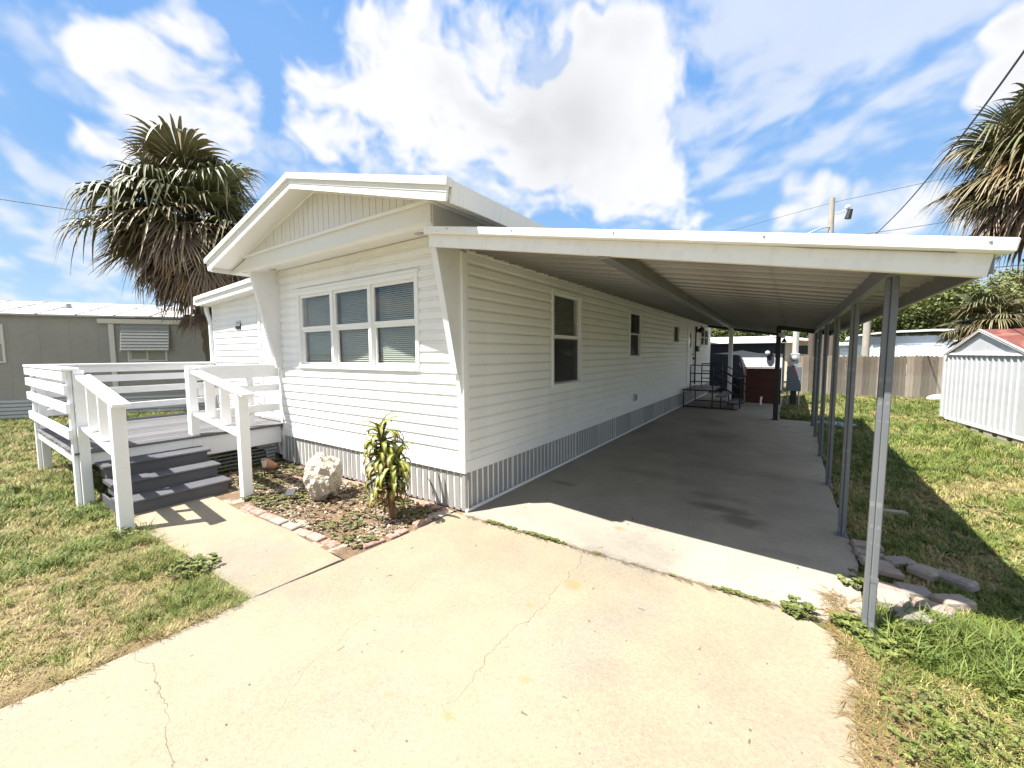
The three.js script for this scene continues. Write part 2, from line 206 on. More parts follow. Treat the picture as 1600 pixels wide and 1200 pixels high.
{
  const cDrive = concrete(-.35, .0, 3.6, 3.6, 2048, 2048, [.262, .219, .154], 1), cPort = concrete(0, -15.2, 3.4, 15.4, 1024, 2048, [.30, .272, .225], .8);
  slab('driveway', [...wob([[-.09, .085], [-.10, .6], [-.15, 1.3], [-.21, 1.95], [-.225, 2.6], [-.25, 3.1], [-.25, 8]]), ...wob([[3.0, 8], [3.02, 2.2], [3.05, 1.1], [3.055, .8], [3.095, .6], [3.07, .46], [3.01, .2], [2.86, .1]], 10, .02), ...wob([[2.77, .086], [1.4, .088], [-.08, .084]], 8, .003)], -.14, 0, cDrive);
  slab('carport_slab', [...wob([[.01, .066], [1.4, .07], [2.9, .066], [3.2, .06]], 8, .003), ...wob([[3.2, .05], [3.21, -.6], [3.24, -1.0], [3.19, -3], [3.2, -5.5], [3.22, -8.6]], 10, .015), [2.55, -8.66], [2.53, -14.6], [1.47, -14.6], [.01, -14.6]], -.14, 0, cPort);
  const cPath = concrete(-2.95, 1.2, 2.8, 1.0, 1024, 512, [.262, .219, .154], 1);
  slab('front_path', [...wob([[-2.9, 1.28], [-2.1, 1.30], [-1.1, 1.26], [-.18, 1.30]], 8, .01), [-.19, 1.33], [-.222, 1.95], ...wob([[-.24, 1.965], [-.95, 1.965], [-2.2, 2.03], [-2.9, 2.04]], 8, .015)], -.12, -.004, cPath);
  // planting bed soil
  const soil = tex(1024, 512, (u, v) => { const x = u * 3.6, z = v * 1.3, n = fbm(x * 6, z * 6, 5), f = fbm(x * 34, z * 34, 3), w = ss(.62, .74, fbm(x * 5 + 80, z * 5 + 3, 4)); return [mix(mix(.09, .20, f), .36, w * .7) * mix(.8, 1.15, n), mix(mix(.06, .135, f), .32, w * .7) * mix(.8, 1.15, n), mix(mix(.035, .08, f), .26, w * .7) * mix(.8, 1.15, n)]; }); soil.repeat.set(1 / 3.6, 1 / 1.3);
  const g = new THREE.PlaneGeometry(3.62, 1.28, 60, 24); g.rotateX(-Math.PI / 2); g.translate(-1.93, 0, .65); const p = g.attributes.position; for (let i = 0; i < p.count; i++) p.setY(i, -.012 + (fbm(p.getX(i) * 3, p.getZ(i) * 3, 3) - .5) * .03); g.computeVertexNormals(); uvXZ(g);
  struct('planting_bed_soil', g, std(0xffffff, .95, { map: soil, bumpMap: bumpFine, bumpScale: .01 }));
}

// ───────────── the mobile home ─────────────
const HW = 3.68, HL = 15, PITCH = .114, Y0 = .535;
const home = thing('mobile_home', 'white vinyl sided mobile home with low gable roof and triple front window', 'mobile home');
const prof = [[0, .020], [.55, .020], [.66, .016], [.78, .006], [1, .003]];
const pout = (t) => { for (let i = 0; i + 1 < prof.length; i++) if (t <= prof[i + 1][0]) return mix(prof[i][1], prof[i + 1][1], (t - prof[i][0]) / (prof[i + 1][0] - prof[i][0])); return prof[4][1]; };
const plankCache = {};
function plankGeo(L, t0, t1) { // local: u from 0 to L along x, y from t0·PITCH, w = z
  const key = L.toFixed(3) + t0.toFixed(3) + t1.toFixed(3); if (plankCache[key]) return plankCache[key];
  const pr = [[t0, 0], [t0, pout(t0)], ...prof.filter(([t]) => t > t0 + 1e-3 && t < t1 - 1e-3).map(([t, w]) => [t, w]), [t1, pout(t1)], [t1, 0]], pos = [];
  const q = (a, b, c, d) => pos.push(...a, ...b, ...c, ...a, ...c, ...d);
  for (let i = 0; i + 1 < pr.length; i++) { const [ta, wa] = pr[i], [tb, wb] = pr[i + 1]; q([0, ta * PITCH, wa], [L, ta * PITCH, wa], [L, tb * PITCH, wb], [0, tb * PITCH, wb]); }
  for (let i = 1; i + 2 < pr.length; i++) { const [ta, wa] = pr[i], [tb, wb] = pr[i + 1]; q([0, ta * PITCH, 0], [0, ta * PITCH, wa], [0, tb * PITCH, wb], [0, tb * PITCH, 0]); q([L, ta * PITCH, wa], [L, ta * PITCH, 0], [L, tb * PITCH, 0], [L, tb * PITCH, wb]); }
  const g = new THREE.BufferGeometry(); g.setAttribute('position', new THREE.Float32BufferAttribute(pos, 3)); g.computeVertexNormals(); return plankCache[key] = uvm(g);
}
// siding: courses from y0 to y1 between u0 and u1, cut round openings [ua, ub, ya, yb]
function siding(wall, u0, u1, y0, y1, open, mat) {
  for (let k = 0; y0 + k * PITCH < y1 - .01; k++) {
    const a = y0 + k * PITCH, b = Math.min(y1, a + PITCH), ys = [a, b]; for (const o of open) for (const y of [o[2], o[3]]) if (y > a + .004 && y < b - .004) ys.push(y); ys.sort((p, q) => p - q);
    for (let i = 0; i + 1 < ys.length; i++) { const m = (ys[i] + ys[i + 1]) / 2; let cur = u0; const cuts = open.filter((o) => m > o[2] && m < o[3]).sort((p, q) => p[0] - q[0]);
      for (const c of [...cuts, [u1, u1]]) { const js = []; for (let q = 2.1 + (k * 1.37) % 3.6; q < u1; q += 3.6) if (u0 >= 0 && q > cur + .3 && q < c[0] - .3) js.push(q); let p0 = cur, par = 0; for (const q of [...js, c[0]]) { if (q - p0 > .01) mesh(wall, 'siding_plank', plankGeo(q - p0, (ys[i] - a) / PITCH, (ys[i + 1] - a) / PITCH), mat, [p0, a, (par++ % 2) * .0012]); p0 = q; } cur = c[1]; } } }
}
const rect = (a, b, c, d) => [[a, c], [b, c], [b, d], [a, d]];
// a window in local coordinates: width w, height h, its bottom middle at the origin, z outwards
function windowUnit(parent, pos, ry, w, h, o = {}) {
  const W = put(new THREE.Group(), parent, 'window', pos, [0, ry, 0]), t = o.trim ?? .05, F = o.mat ?? M.trim, sub = (n, g, m = F) => mesh(W, n, g, m);
  for (const s of [-1, 1]) sub('casing', span(s > 0 ? w / 2 - t : -w / 2, s > 0 ? w / 2 : -w / 2 + t, 0, h, -.05, .034, .004)); 
  sub('casing', span(-w / 2 + t, w / 2 - t, h - t, h, -.05, .036, .004)); sub('window_sill', span(-w / 2 + t, w / 2 - t, 0, t * .9, -.05, .042, .004));
  const n = o.units ?? 1, iw = w - 2 * t, uw = iw / n, b0 = t * .9, b1 = h - t, mid = o.mid ?? (b0 + b1) / 2, r = .034;
  for (let i = 0; i < n; i++) { const x0 = -iw / 2 + i * uw, x1 = x0 + uw;
    if (i) sub('mullion', span(x0 - .028, x0 + .028, b0, b1, -.05, .03, .003));
    const xa = x0 + (i ? .028 : 0), xb = x1 - (i < n - 1 ? .028 : 0);
    const panes = o.slider ? [[xa, (xa + xb) / 2, b0, b1, -.004], [(xa + xb) / 2, xb, b0, b1, -.022]] : [[xa, xb, b0, mid, -.024], [xa, xb, mid, b1, -.004]];
    for (const [pa, pb, ya, yb, z] of panes) {
      sub('sash', mergeGeometries([span(pa, pa + r, ya, yb, z - .018, z + .008), span(pb - r, pb, ya, yb, z - .018, z + .008), span(pa + r, pb - r, ya, ya + r * 1.1, z - .0175, z + .0085), span(pa + r, pb - r, yb - r, yb, z - .0175, z + .0085)]));
      sub('pane', span(pa + r - .002, pb - r + .002, ya + r, yb - r + .002, z - .008, z - .006), M.glass); if (o.darkPanes || (o.darkLower && ya < mid - .01)) sub('insect_screen', span(pa + .012, pb - .012, ya + .012, yb - .012, z + .0095, z + .0115), M.mesh); }
    if (o.blind !== false) { const sl = [], yb = o.blindTo ?? b0; for (let y = b1 - .012; y > yb + .02; y -= .0235) sl.push(new THREE.BoxGeometry(xb - xa - .05, .0022, .026).rotateX(.72).translate((xa + xb) / 2, y, -.085)); const g = mergeGeometries(sl); uvm(g); sub('blind', g, M.blind).userData.kind = 'stuff'; }
    if (o.dark) sub('window_screen', span(xa + r, xb - r, b0 + r, b1 - r, -.075, -.07), M.screen);
  }
  return W;
}
{
  // front wall: opening for the triple window
  const wf = part(home, 'front_wall'), FO = [-3.11, -.615, 1.452, 2.53];
  mesh(wf, 'wall_panel', prism(rect(-HW, 0, .02, 2.9), -.1, 0, 'z', [rect(FO[0] + .03, FO[1] - .03, FO[2] + .03, FO[3] - .03)]), M.vinyl);
  siding(wf, -HW + .02, -.03, Y0, 2.88, [[FO[0] + .01, FO[1] - .01, FO[2] + .01, FO[3] - .01]], M.vinyl);
  windowUnit(home, [(FO[0] + FO[1]) / 2, FO[2], 0], 0, FO[1] - FO[0], FO[3] - FO[2], { units: 3, mid: .545, trim: .055 });
  mesh(home, 'window_header', span(FO[0] - .02, FO[1] + .02, FO[3], FO[3] + .032, 0, .045, .004), M.trim);
  // side wall under the carport, u runs away from the front corner
  const wsd = part(home, 'side_wall'); wsd.rotation.y = Math.PI / 2;
  const SO = [[1.815, 2.765, 1.165, 2.53], [5.05, 5.80, 1.53, 2.50], [8.75, 9.47, 1.89, 2.43], [10.6, 11.68, .56, 2.58], [12.85, 14.40, 1.86, 2.52]];
  mesh(wsd, 'wall_panel', prism(rect(0, HL, .02, 2.9), -.1, 0, 'z', SO.map((o) => rect(o[0] + .03, o[1] - .03, o[2] + .03, o[3] - .03))), M.vinyl);
  siding(wsd, .03, HL - .03, Y0, 2.70, SO.map((o) => [o[0] + .01, o[1] - .01, o[2] + .01, o[3] - .01]), M.vinyl);
  const sw = (o, opt) => windowUnit(home, [0, o[2], -(o[0] + o[1]) / 2], Math.PI / 2, o[1] - o[0], o[3] - o[2], opt);
  sw(SO[0], { mid: .70, blindTo: .72, darkLower: true }); sw(SO[1], { mid: .50, blind: false, darkPanes: true }); sw(SO[2], { slider: true, blind: false, darkPanes: true }); sw(SO[4], { units: 2, blind: false, darkPanes: true });
  // entrance door
  { const [a, b, y0, y1] = SO[3], D = put(new THREE.Group(), home, 'side_door', [0, y0, -(a + b) / 2], [0, Math.PI / 2, 0]), w = b - a, h = y1 - y0;
    for (const s of [-1, 1]) mesh(D, 'door_jamb', span(s > 0 ? w / 2 - .075 : -w / 2, s > 0 ? w / 2 : -w / 2 + .075, 0, h, -.05, .036, .004), M.trim);
    mesh(D, 'door_jamb', span(-w / 2 + .075, w / 2 - .075, h - .08, h, -.05, .036, .004), M.trim);
    const ov = []; for (let i = 0; i < 24; i++) ov.push([Math.cos(i / 12 * Math.PI) * .15, h * .74 + Math.sin(i / 12 * Math.PI) * .27]);
    mesh(D, 'door_leaf', prism(rect(-w / 2 + .075, w / 2 - .075, .01, h - .08), -.03, .012, 'z', [ov]), M.trim);
    mesh(D, 'oval_pane', prism(ov, -.012, -.008, 'z'), std(lin(.01, .01, .012), .08));
    mesh(D, 'door_lock', new THREE.CylinderGeometry(.028, .028, .03, 12).rotateX(Math.PI / 2).translate(w / 2 - .14, h * .50, .025), M.black);
    mesh(D, 'door_handle', new THREE.SphereGeometry(.035, 12, 8).translate(w / 2 - .14, h * .43, .045), M.black); }
  // plain rear and far side walls, floor and ceiling close the rooms
  mesh(home, 'rear_wall', span(-HW, 0, .02, 2.9, -HL - .1, -HL), M.vinyl); mesh(home, 'far_side_wall', span(-HW - .1, -HW, .02, 2.9, -HL, -.0), M.vinyl);
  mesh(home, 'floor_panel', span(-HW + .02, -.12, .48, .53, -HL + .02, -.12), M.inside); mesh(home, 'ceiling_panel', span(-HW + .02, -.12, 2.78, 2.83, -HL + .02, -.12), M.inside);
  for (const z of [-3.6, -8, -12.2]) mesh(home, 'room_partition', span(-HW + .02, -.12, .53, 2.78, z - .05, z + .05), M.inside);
  // base band and corner posts
  mesh(home, 'base_band', span(-HW, .028, .408, Y0, 0, .03, .004), M.trim); mesh(home, 'base_band', span(0, .028, .409, Y0 + .001, -HL, 0, .004), M.trim);
  mesh(home, 'corner_post', span(-.062, .024, Y0, 2.66, .001, .026, .005), M.trim); mesh(home, 'corner_post', span(.001, .0235, Y0, 2.66, -.062, 0, .005), M.trim);
  mesh(home, 'corner_post', span(-HW - .01, -HW + .045, Y0, 2.9, .001, .024, .005), M.trim); mesh(home, 'corner_post', span(.001, .024, Y0, 2.66, -HL, -HL + .062, .005), M.trim);
  mesh(home, 'wall_top_trim', span(0, .026, 2.665, 2.705, -HL + .07, -.065, .004), M.trim);
  // ribbed metal skirting, sheet by sheet
  const rib = (n) => { const pos = [], P = [[0, 0], [.066, 0], [.073, -.013], [.088, -.013], [.095, 0]]; const pts = []; for (let i = 0; i < n; i++) for (const [u, w] of P.slice(0, 4)) pts.push([i * .095 + u, w]); pts.push([n * .095, 0]);
    for (let i = 0; i + 1 < pts.length; i++) { const [a, wa] = pts[i], [b, wb] = pts[i + 1]; pos.push(a, 0, wa, b, 0, wb, b, .415, wb, a, 0, wa, b, .415, wb, a, .415, wa); } const g = new THREE.BufferGeometry(); g.setAttribute('position', new THREE.Float32BufferAttribute(pos, 3)); g.computeVertexNormals(); return uvm(g); };
  const sheet = rib(9);
  for (let i = 0; i < 4; i++) mesh(home, 'skirt_panel', i < 3 ? sheet : rib(12), M.skirt, [-HW + .01 + i * .86, 0, .004 + (i % 2) * .003]);
  for (let i = 0; i < 17; i++) mesh(home, 'skirt_panel', sheet, M.skirt, [.004 + (i % 2) * .003, 0, -.02 - i * .875], [0, Math.PI / 2, 0]);
  mesh(home, 'skirt_corner', span(-.03, .016, .002, .408, -.03, .016, .004), M.skirt); mesh(home, 'skirt_rail', span(.012, .04, .001, .03, -HL + .5, .02, .003), M.trim);
  
  // beam over the recessed front, wing walls, lights
  mesh(home, 'front_beam', prism([[0, 2.89], [.385, 2.822], [.405, 2.828], [.42, 2.85], [.42, 3.02], [0, 3.06]], -HW, 0, 'x'), M.soffit);
  for (const [a, b] of [[-HW - .001, -HW + .07], [-.07, .001]]) mesh(home, 'wing_wall', prism([[.026, 1.445], [.095, 1.445], [.402, 2.83], [.404, 2.985], [.0, 2.985], [.0, 1.5]], a, b, 'x'), M.wing);
  mesh(home, 'wing_bracket', prism([[.028, 1.2], [.075, 1.442], [.028, 1.442]], -.05, -.004, 'x'), M.trim);
  for (const x of [-3.36, -.37]) mesh(home, 'soffit_light', new THREE.CylinderGeometry(.045, .05, .02, 16).translate(x, 2.853, .22), M.metal);
  mesh(home, 'beam_moulding', span(-HW, 0, 3.012, 3.042, .421, .455, .005), M.trim);
  // gable of upright boards
  const sl = .263, XC = -HW / 2, und = (x) => 3.515 - sl * Math.abs(x - XC);
  mesh(home, 'gable_backing', prism([[-HW, 3.0], [0, 3.0], [0, und(0) - .005], [XC, und(XC) - .005], [-HW, und(0) - .005]], .37, .424, 'z'), M.gable);
  for (let x = -HW + .03; x < -.03; x += .104) { const a = x, b = Math.min(x + .0965, -.01), y0 = 3.042; if (Math.max(und(a), und(b)) - y0 < .02) continue; const m = a < XC && b > XC ? [[XC, und(XC)]] : []; mesh(home, 'gable_board', prism([[a, y0], [b, y0], [b, und(b)], ...m, [a, und(a)]], .425, .440 + rr(-.0015, .0015), 'z'), M.gable); }
  for (const s of [-1, 1]) mesh(home, 'gable_moulding', beam([XC, und(XC) - .006, .446], [XC + s * 1.77, und(XC + 1.77) - .006, .446], .014, .022), M.trim);
  // roof
  const RX = 2.325, ye = 2.995, yp = 3.605, zf = .70, zb = -HL - .35, th = .135, tr = .095;
  for (const s of [-1, 1]) mesh(home, 'roof_slope', prism([[XC, yp], [XC + s * RX, ye], [XC + s * (RX - .015), ye - tr], [XC, yp - tr]], zb, zf, 'z'), M.panTop);
  for (const s of [-1, 1]) {
    mesh(home, 'rake_fascia', prism([[XC, yp - .045], [XC + s * (RX + .01), ye - .045], [XC + s * (RX - .012), ye - th - .02], [XC, yp - th - .012]], zf, zf + .022, 'z'), M.fascia);
    mesh(home, 'rake_strip', prism([[XC, yp - .085], [XC + s * (RX + .01), ye - .085], [XC + s * (RX + .01), ye - .093], [XC, yp - .093]], zf + .0225, zf + .028, 'z'), M.fascia);
    mesh(home, 'drip_edge', prism([[XC, yp + .012], [XC + s * (RX + .03), ye + .012], [XC + s * (RX + .022), ye - .048], [XC, yp - .048]], zf - .02, zf + .05, 'z'), M.fascia);
    const xe = XC + s * RX; mesh(home, 'eave_fascia', prism([[xe, ye + .006], [xe + s * .032, ye + .004], [xe + s * .010, ye - th - .022], [xe - s * .012, ye - th - .022]], zb, zf - .021, 'z'), M.fascia);
    const xw = s > 0 ? 0 : -HW; if (s > 0) for (const dx of [.10, .26]) mesh(home, 'eave_strip', prism([[dx, und(dx) - .045], [dx + .03, und(dx + .03) - .045], [dx + .03, und(dx + .03) - .01], [dx, und(dx) - .01]], zb, .66, 'z'), M.trim); else mesh(home, 'eave_soffit', span(Math.min(xw, xe - s * .012), Math.max(xw, xe - s * .012), 2.842, 2.858, zb, .418), M.soffit); if (s < 0) mesh(home, 'eave_end', prism([[-HW - .003, 2.858], [-HW - .003, 3.0], [xe + .014, 2.885], [xe + .014, 2.858]], .395, .417, 'z'), M.soffit);
    if (s < 0) mesh(home, 'eave_strip', span(-HW - .20, -HW - .17, 2.828, 2.842, zb, .40, .003), M.trim);
  }
  mesh(home, 'ridge_cap', prism([[XC - .12, yp - .018], [XC, yp + .02], [XC + .12, yp - .018], [XC, yp + .008]], zb, zf - .025, 'z'), M.panTop);
  mesh(home, 'upper_wall_panel', span(-.03, .012, 2.71, 3.03, -HL, .40), M.soffit);
}
// fittings on the side wall
{ const b = thing('outlet_box', 'small grey outdoor socket box low on the white siding', 'outlet', [.016, .62, -5.41]); mesh(b, 'box', span(0, .05, 0, .15, -.04, .04, .006), M.metal); mesh(b, 'cover', span(.05, .062, .015, .135, -.033, .033, .004), M.post);
  const l = thing('wall_lamp', 'black twin spot lamp on siding above the steps', 'lamp', [.016, 2.38, -12.1]); mesh(l, 'base_plate', span(0, .03, -.06, .12, -.06, .06, .006), M.black);
  for (const s of [-1, 1]) { const h = mesh(l, 'lamp_head', new THREE.CylinderGeometry(.055, .07, .16, 14), M.black, [.14, .02, s * .12], [s * .3, 0, -.9]); mesh(h, 'lamp_arm', new THREE.CylinderGeometry(.012, .012, .14, 6).rotateZ(1.2).translate(-.05, .07, 0), M.black); }
  const m = thing('mailbox', 'small black wall mailbox beside the oval glass door', 'mailbox', [.016, 1.66, -12.0]); mesh(m, 'box', span(0, .1, 0, .17, -.16, .16, .01), M.black); mesh(m, 'lid', span(0, .12, .17, .185, -.17, .17, .005), M.black);
  const c = thing('conduit_pipe', 'thin black conduit running up the siding beside the door', 'pipe', [.02, .55, -11.85]); mesh(c, 'pipe', new THREE.CylinderGeometry(.022, .022, 1.95, 8).translate(.02, .975, 0), M.black); for (const y of [.4, 1.5]) mesh(c, 'clip', span(0, .03, y, y + .03, -.035, .035), M.metal); }

// ───────────── addition beside the home ─────────────
{ const A = thing('room_addition', 'white sided room addition with sloping roof behind the deck', 'room addition'), x0 = -6.42, x1 = -HW - .1, zf = -.12, zb = -6.5, yl = 2.60, yr = 2.80;
  const w = part(A, 'front_wall'); w.position.set(0, 0, zf);
  mesh(w, 'wall_panel', prism([[x0, .02], [x1, .02], [x1, yr + .05], [x0, yl + .05]], -.1, 0, 'z'), M.vinyl);
  siding(w, x0 + .05, x1, .60, 2.60, [[-4.62, x1 + .1, .5, 2.59]], M.vinyl);
  mesh(A, 'outer_wall', span(x0, x0 + .1, .02, yl, zb, zf - .1), M.vinyl); mesh(A, 'rear_wall', span(x0, x1, .02, yl, zb - .1, zb), M.vinyl);
  mesh(A, 'corner_post', span(x0 - .012, x0 + .055, .5, 2.62, zf + .001, zf + .026, .005), M.trim); mesh(A, 'wall_top_panel', prism([[x0 + .05, 2.6], [x1, 2.6], [x1, yr + .04], [x0 + .05, yl + .03]], zf, zf + .012, 'z'), M.vinyl);
  // door with raised panels
  const D = put(new THREE.Group(), A, 'deck_door', [-4.16, .6, zf]); for (const s of [-1, 1]) mesh(D, 'door_jamb', span(s > 0 ? .36 : -.43, s > 0 ? .43 : -.36, 0, 1.985, 0, .03, .004), M.trim); mesh(D, 'door_head', span(-.36, .36, 1.92, 1.985, 0, .031, .004), M.trim); mesh(D, 'door_leaf', span(-.36, .36, .01, 1.92, 0, .012), M.trim);
  for (const xx of [-.17, .17]) for (const [a, b] of [[.12, .62], [.75, 1.45], [1.55, 1.8]]) mesh(D, 'door_panel', span(xx - .12, xx + .12, a, b, .012, .02, .006), M.trim);
  // roof leaning on the home
  const rx0 = x0 - .07, s = .045, ry = (x) => 2.69 + s * (x - x0);
  mesh(A, 'roof_slope', prism([[rx0, ry(rx0) - .05], [x1, ry(x1) - .05], [x1, ry(x1) + .03], [rx0, ry(rx0) + .03]], zb - .2, .10, 'z'), M.panTop);
  mesh(A, 'fascia_board', prism([[rx0 - .02, ry(rx0) - .12], [x1 - .05, ry(x1) - .12], [x1 - .05, ry(x1) - .015], [rx0 - .02, ry(rx0) - .015]], .10, .122, 'z'), M.fascia);
  mesh(A, 'drip_edge', prism([[rx0 - .04, ry(rx0) - .02], [x1 - .05, ry(x1) - .02], [x1 - .05, ry(x1) + .045], [rx0 - .04, ry(rx0) + .045]], .09, .15, 'z'), M.fascia);
  mesh(A, 'soffit', prism([[rx0, ry(rx0) - .12], [x1, ry(x1) - .12], [x1, ry(x1) - .105], [rx0, ry(rx0) - .105]], zf - .2, .10, 'z'), M.soffit);
  mesh(A, 'gutter', prism([[rx0 - .12, ry(rx0) + .01], [rx0 - .12, ry(rx0) - .09], [rx0 - .02, ry(rx0) - .11], [rx0 - .021, ry(rx0) + .02], [rx0 - .03, ry(rx0) - .09], [rx0 - .105, ry(rx0) - .075]], zb, .13, 'z'), M.trim);
  mesh(A, 'downspout', tube([[rx0 - .06, 2.56, -.05], [rx0 - .05, 2.44, -.06], [x0 - .06, 2.28, -.08], [x0 - .05, 2.1, -.08], [x0 - .05, 1.0, -.08], [x0 - .05, .1, -.08]], .04, 8, 40), M.trim);
  const n = thing('house_number_plaque', 'small black house number plaque on the white addition wall', 'plaque', [-5.33, 2.10, zf + .018]); mesh(n, 'number_board', span(-.09, .10, 0, .055, 0, .02, .003), M.black);
  const cv = document.createElement('canvas'); cv.width = 256; cv.height = 128; const c = cv.getContext('2d'); c.fillStyle = '#d9dfe4'; c.fillRect(0, 0, 256, 128); c.fillStyle = '#101418'; c.font = 'bold 120px sans-serif'; c.textAlign = 'center'; c.textBaseline = 'middle'; c.fillText('757', 128, 68); const t = new THREE.CanvasTexture(cv); t.colorSpace = THREE.SRGBColorSpace;
  const pl = new THREE.PlaneGeometry(.16, .085); mesh(n, 'number_print', pl, std(0xffffff, .6, { map: t }), [0, .10, .012]); mesh(n, 'number_backing', span(-.085, .085, .055, .145, 0, .010, .002), M.black); }

// ───────────── carport ─────────────
{
  const C = thing('carport', 'white edged metal carport roof on grey posts over the driveway', 'carport'), ry = (x) => 2.70 - .172 * x;
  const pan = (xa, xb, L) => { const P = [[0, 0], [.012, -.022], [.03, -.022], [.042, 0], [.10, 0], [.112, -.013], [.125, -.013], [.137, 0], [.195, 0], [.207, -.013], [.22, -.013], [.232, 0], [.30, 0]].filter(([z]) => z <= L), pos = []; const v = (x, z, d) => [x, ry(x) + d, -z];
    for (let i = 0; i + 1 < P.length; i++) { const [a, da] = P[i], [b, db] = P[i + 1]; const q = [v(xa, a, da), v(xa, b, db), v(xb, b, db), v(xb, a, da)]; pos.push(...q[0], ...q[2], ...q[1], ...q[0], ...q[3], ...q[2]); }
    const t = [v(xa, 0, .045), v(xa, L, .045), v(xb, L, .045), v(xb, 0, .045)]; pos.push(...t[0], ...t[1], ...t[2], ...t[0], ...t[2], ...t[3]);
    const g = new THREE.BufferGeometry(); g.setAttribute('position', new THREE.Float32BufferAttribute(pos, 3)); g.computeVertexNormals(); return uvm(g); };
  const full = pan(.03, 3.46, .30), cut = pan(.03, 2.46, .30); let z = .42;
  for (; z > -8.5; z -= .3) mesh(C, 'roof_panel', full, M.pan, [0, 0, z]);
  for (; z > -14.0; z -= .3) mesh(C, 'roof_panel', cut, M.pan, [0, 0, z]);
  const zEnd = z;
  // front edge: lip and lower band, slightly skewed
  const L = (x, dy, dz) => [x, 2.775 - (x - .03) * .1845 + dy, .47 - (x - .03) * .026 + dz];
  mesh(C, 'fascia_lip', beam(L(.02, -.03, .025), L(3.535, -.03, .025), .075, .06, .006), M.fascia);
  mesh(C, 'front_fascia', beam(L(.035, -.112, .0), L(3.47, -.112, .0), .02, .104, .004), M.fascia);
  mesh(C, 'fascia_return', beam(L(.035, -.155, -.03), L(3.46, -.155, -.03), .05, .012, .002), M.fascia);
  for (const x of [.3, .95, 1.75, 2.6, 3.45]) mesh(C, 'fascia_screw', new THREE.SphereGeometry(.007, 8, 6).translate(...L(x, -.02, .0635)), M.metal);
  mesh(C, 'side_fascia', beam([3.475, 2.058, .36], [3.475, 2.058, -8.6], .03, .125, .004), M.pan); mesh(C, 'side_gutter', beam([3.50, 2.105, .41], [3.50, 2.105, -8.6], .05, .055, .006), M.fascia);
  mesh(C, 'rear_fascia', beam([2.44, ry(2.44) - .03, -8.6], [3.49, ry(3.49) - .03, -8.6], .03, .15), M.black); mesh(C, 'rear_fascia', beam([.03, ry(.03) - .03, zEnd], [2.48, ry(2.48) - .03, zEnd], .03, .14), M.black);
  mesh(C, 'inner_side_fascia', beam([2.47, ry(2.47) - .03, -8.6], [2.47, ry(2.47) - .03, zEnd], .03, .12), M.black);
  mesh(C, 'post_beam', beam([3.18, 2.098, .36], [3.18, 2.098, -8.58], .055, .095), M.post);
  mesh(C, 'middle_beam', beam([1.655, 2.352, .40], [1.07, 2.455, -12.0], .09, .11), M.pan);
  const posts = [.07, -1.46, -3.14, -4.83, -6.59, -8.0], tilt = [.006, .004, .003, 0, 0, 0];
  // posts are open channels: web and two flanges with lips
  const ch = (h) => cbox(.03, h, .062, .004).translate(.012, h / 2, 0);
  posts.forEach((zz, i) => { const p = put(new THREE.Group(), C, 'post', [3.18, 0, zz], [0, 0, -tilt[i]]); mesh(p, 'channel', ch(2.055), M.post); mesh(p, 'inner_channel', cbox(.024, 2.04, .040, .003).translate(-.0155, 1.025, -.006), M.post); mesh(p, 'foot_plate', bx(.09, .006, .1).translate(0, .003, 0), M.post); if (!i) mesh(p, 'strap', bx(.034, .03, .066).translate(.012, .33, 0), M.post); });
  const wp = put(new THREE.Group(), C, 'post', [1.10, 0, -11.85]); mesh(wp, 'tube', span(-.06, .06, 0, 2.40, -.06, .06, .008), M.trim); mesh(wp, 'foot_plate', span(-.1, .1, 0, .012, -.1, .1), M.trim);
  const dp = put(new THREE.Group(), C, 'post', [2.475, 0, -8.5]); mesh(dp, 'tube', span(-.05, .05, 0, 2.22, -.05, .05, .006), M.black); mesh(dp, 'foot_plate', span(-.08, .08, 0, .012, -.08, .08), M.black);
  const fl = thing('flood_light', 'small white flood light fixed to the black rear carport post', 'lamp', [2.56, 2.02, -8.42]); mesh(fl, 'lamp_head', new THREE.SphereGeometry(.06, 12, 8), M.trim); mesh(fl, 'bracket', span(-.09, 0, -.02, .06, -.03, .03, .005), M.metal); mesh(fl, 'lamp_shade', new THREE.ConeGeometry(.06, .12, 12, 1, true).translate(.03, -.1, 0), M.black);
}

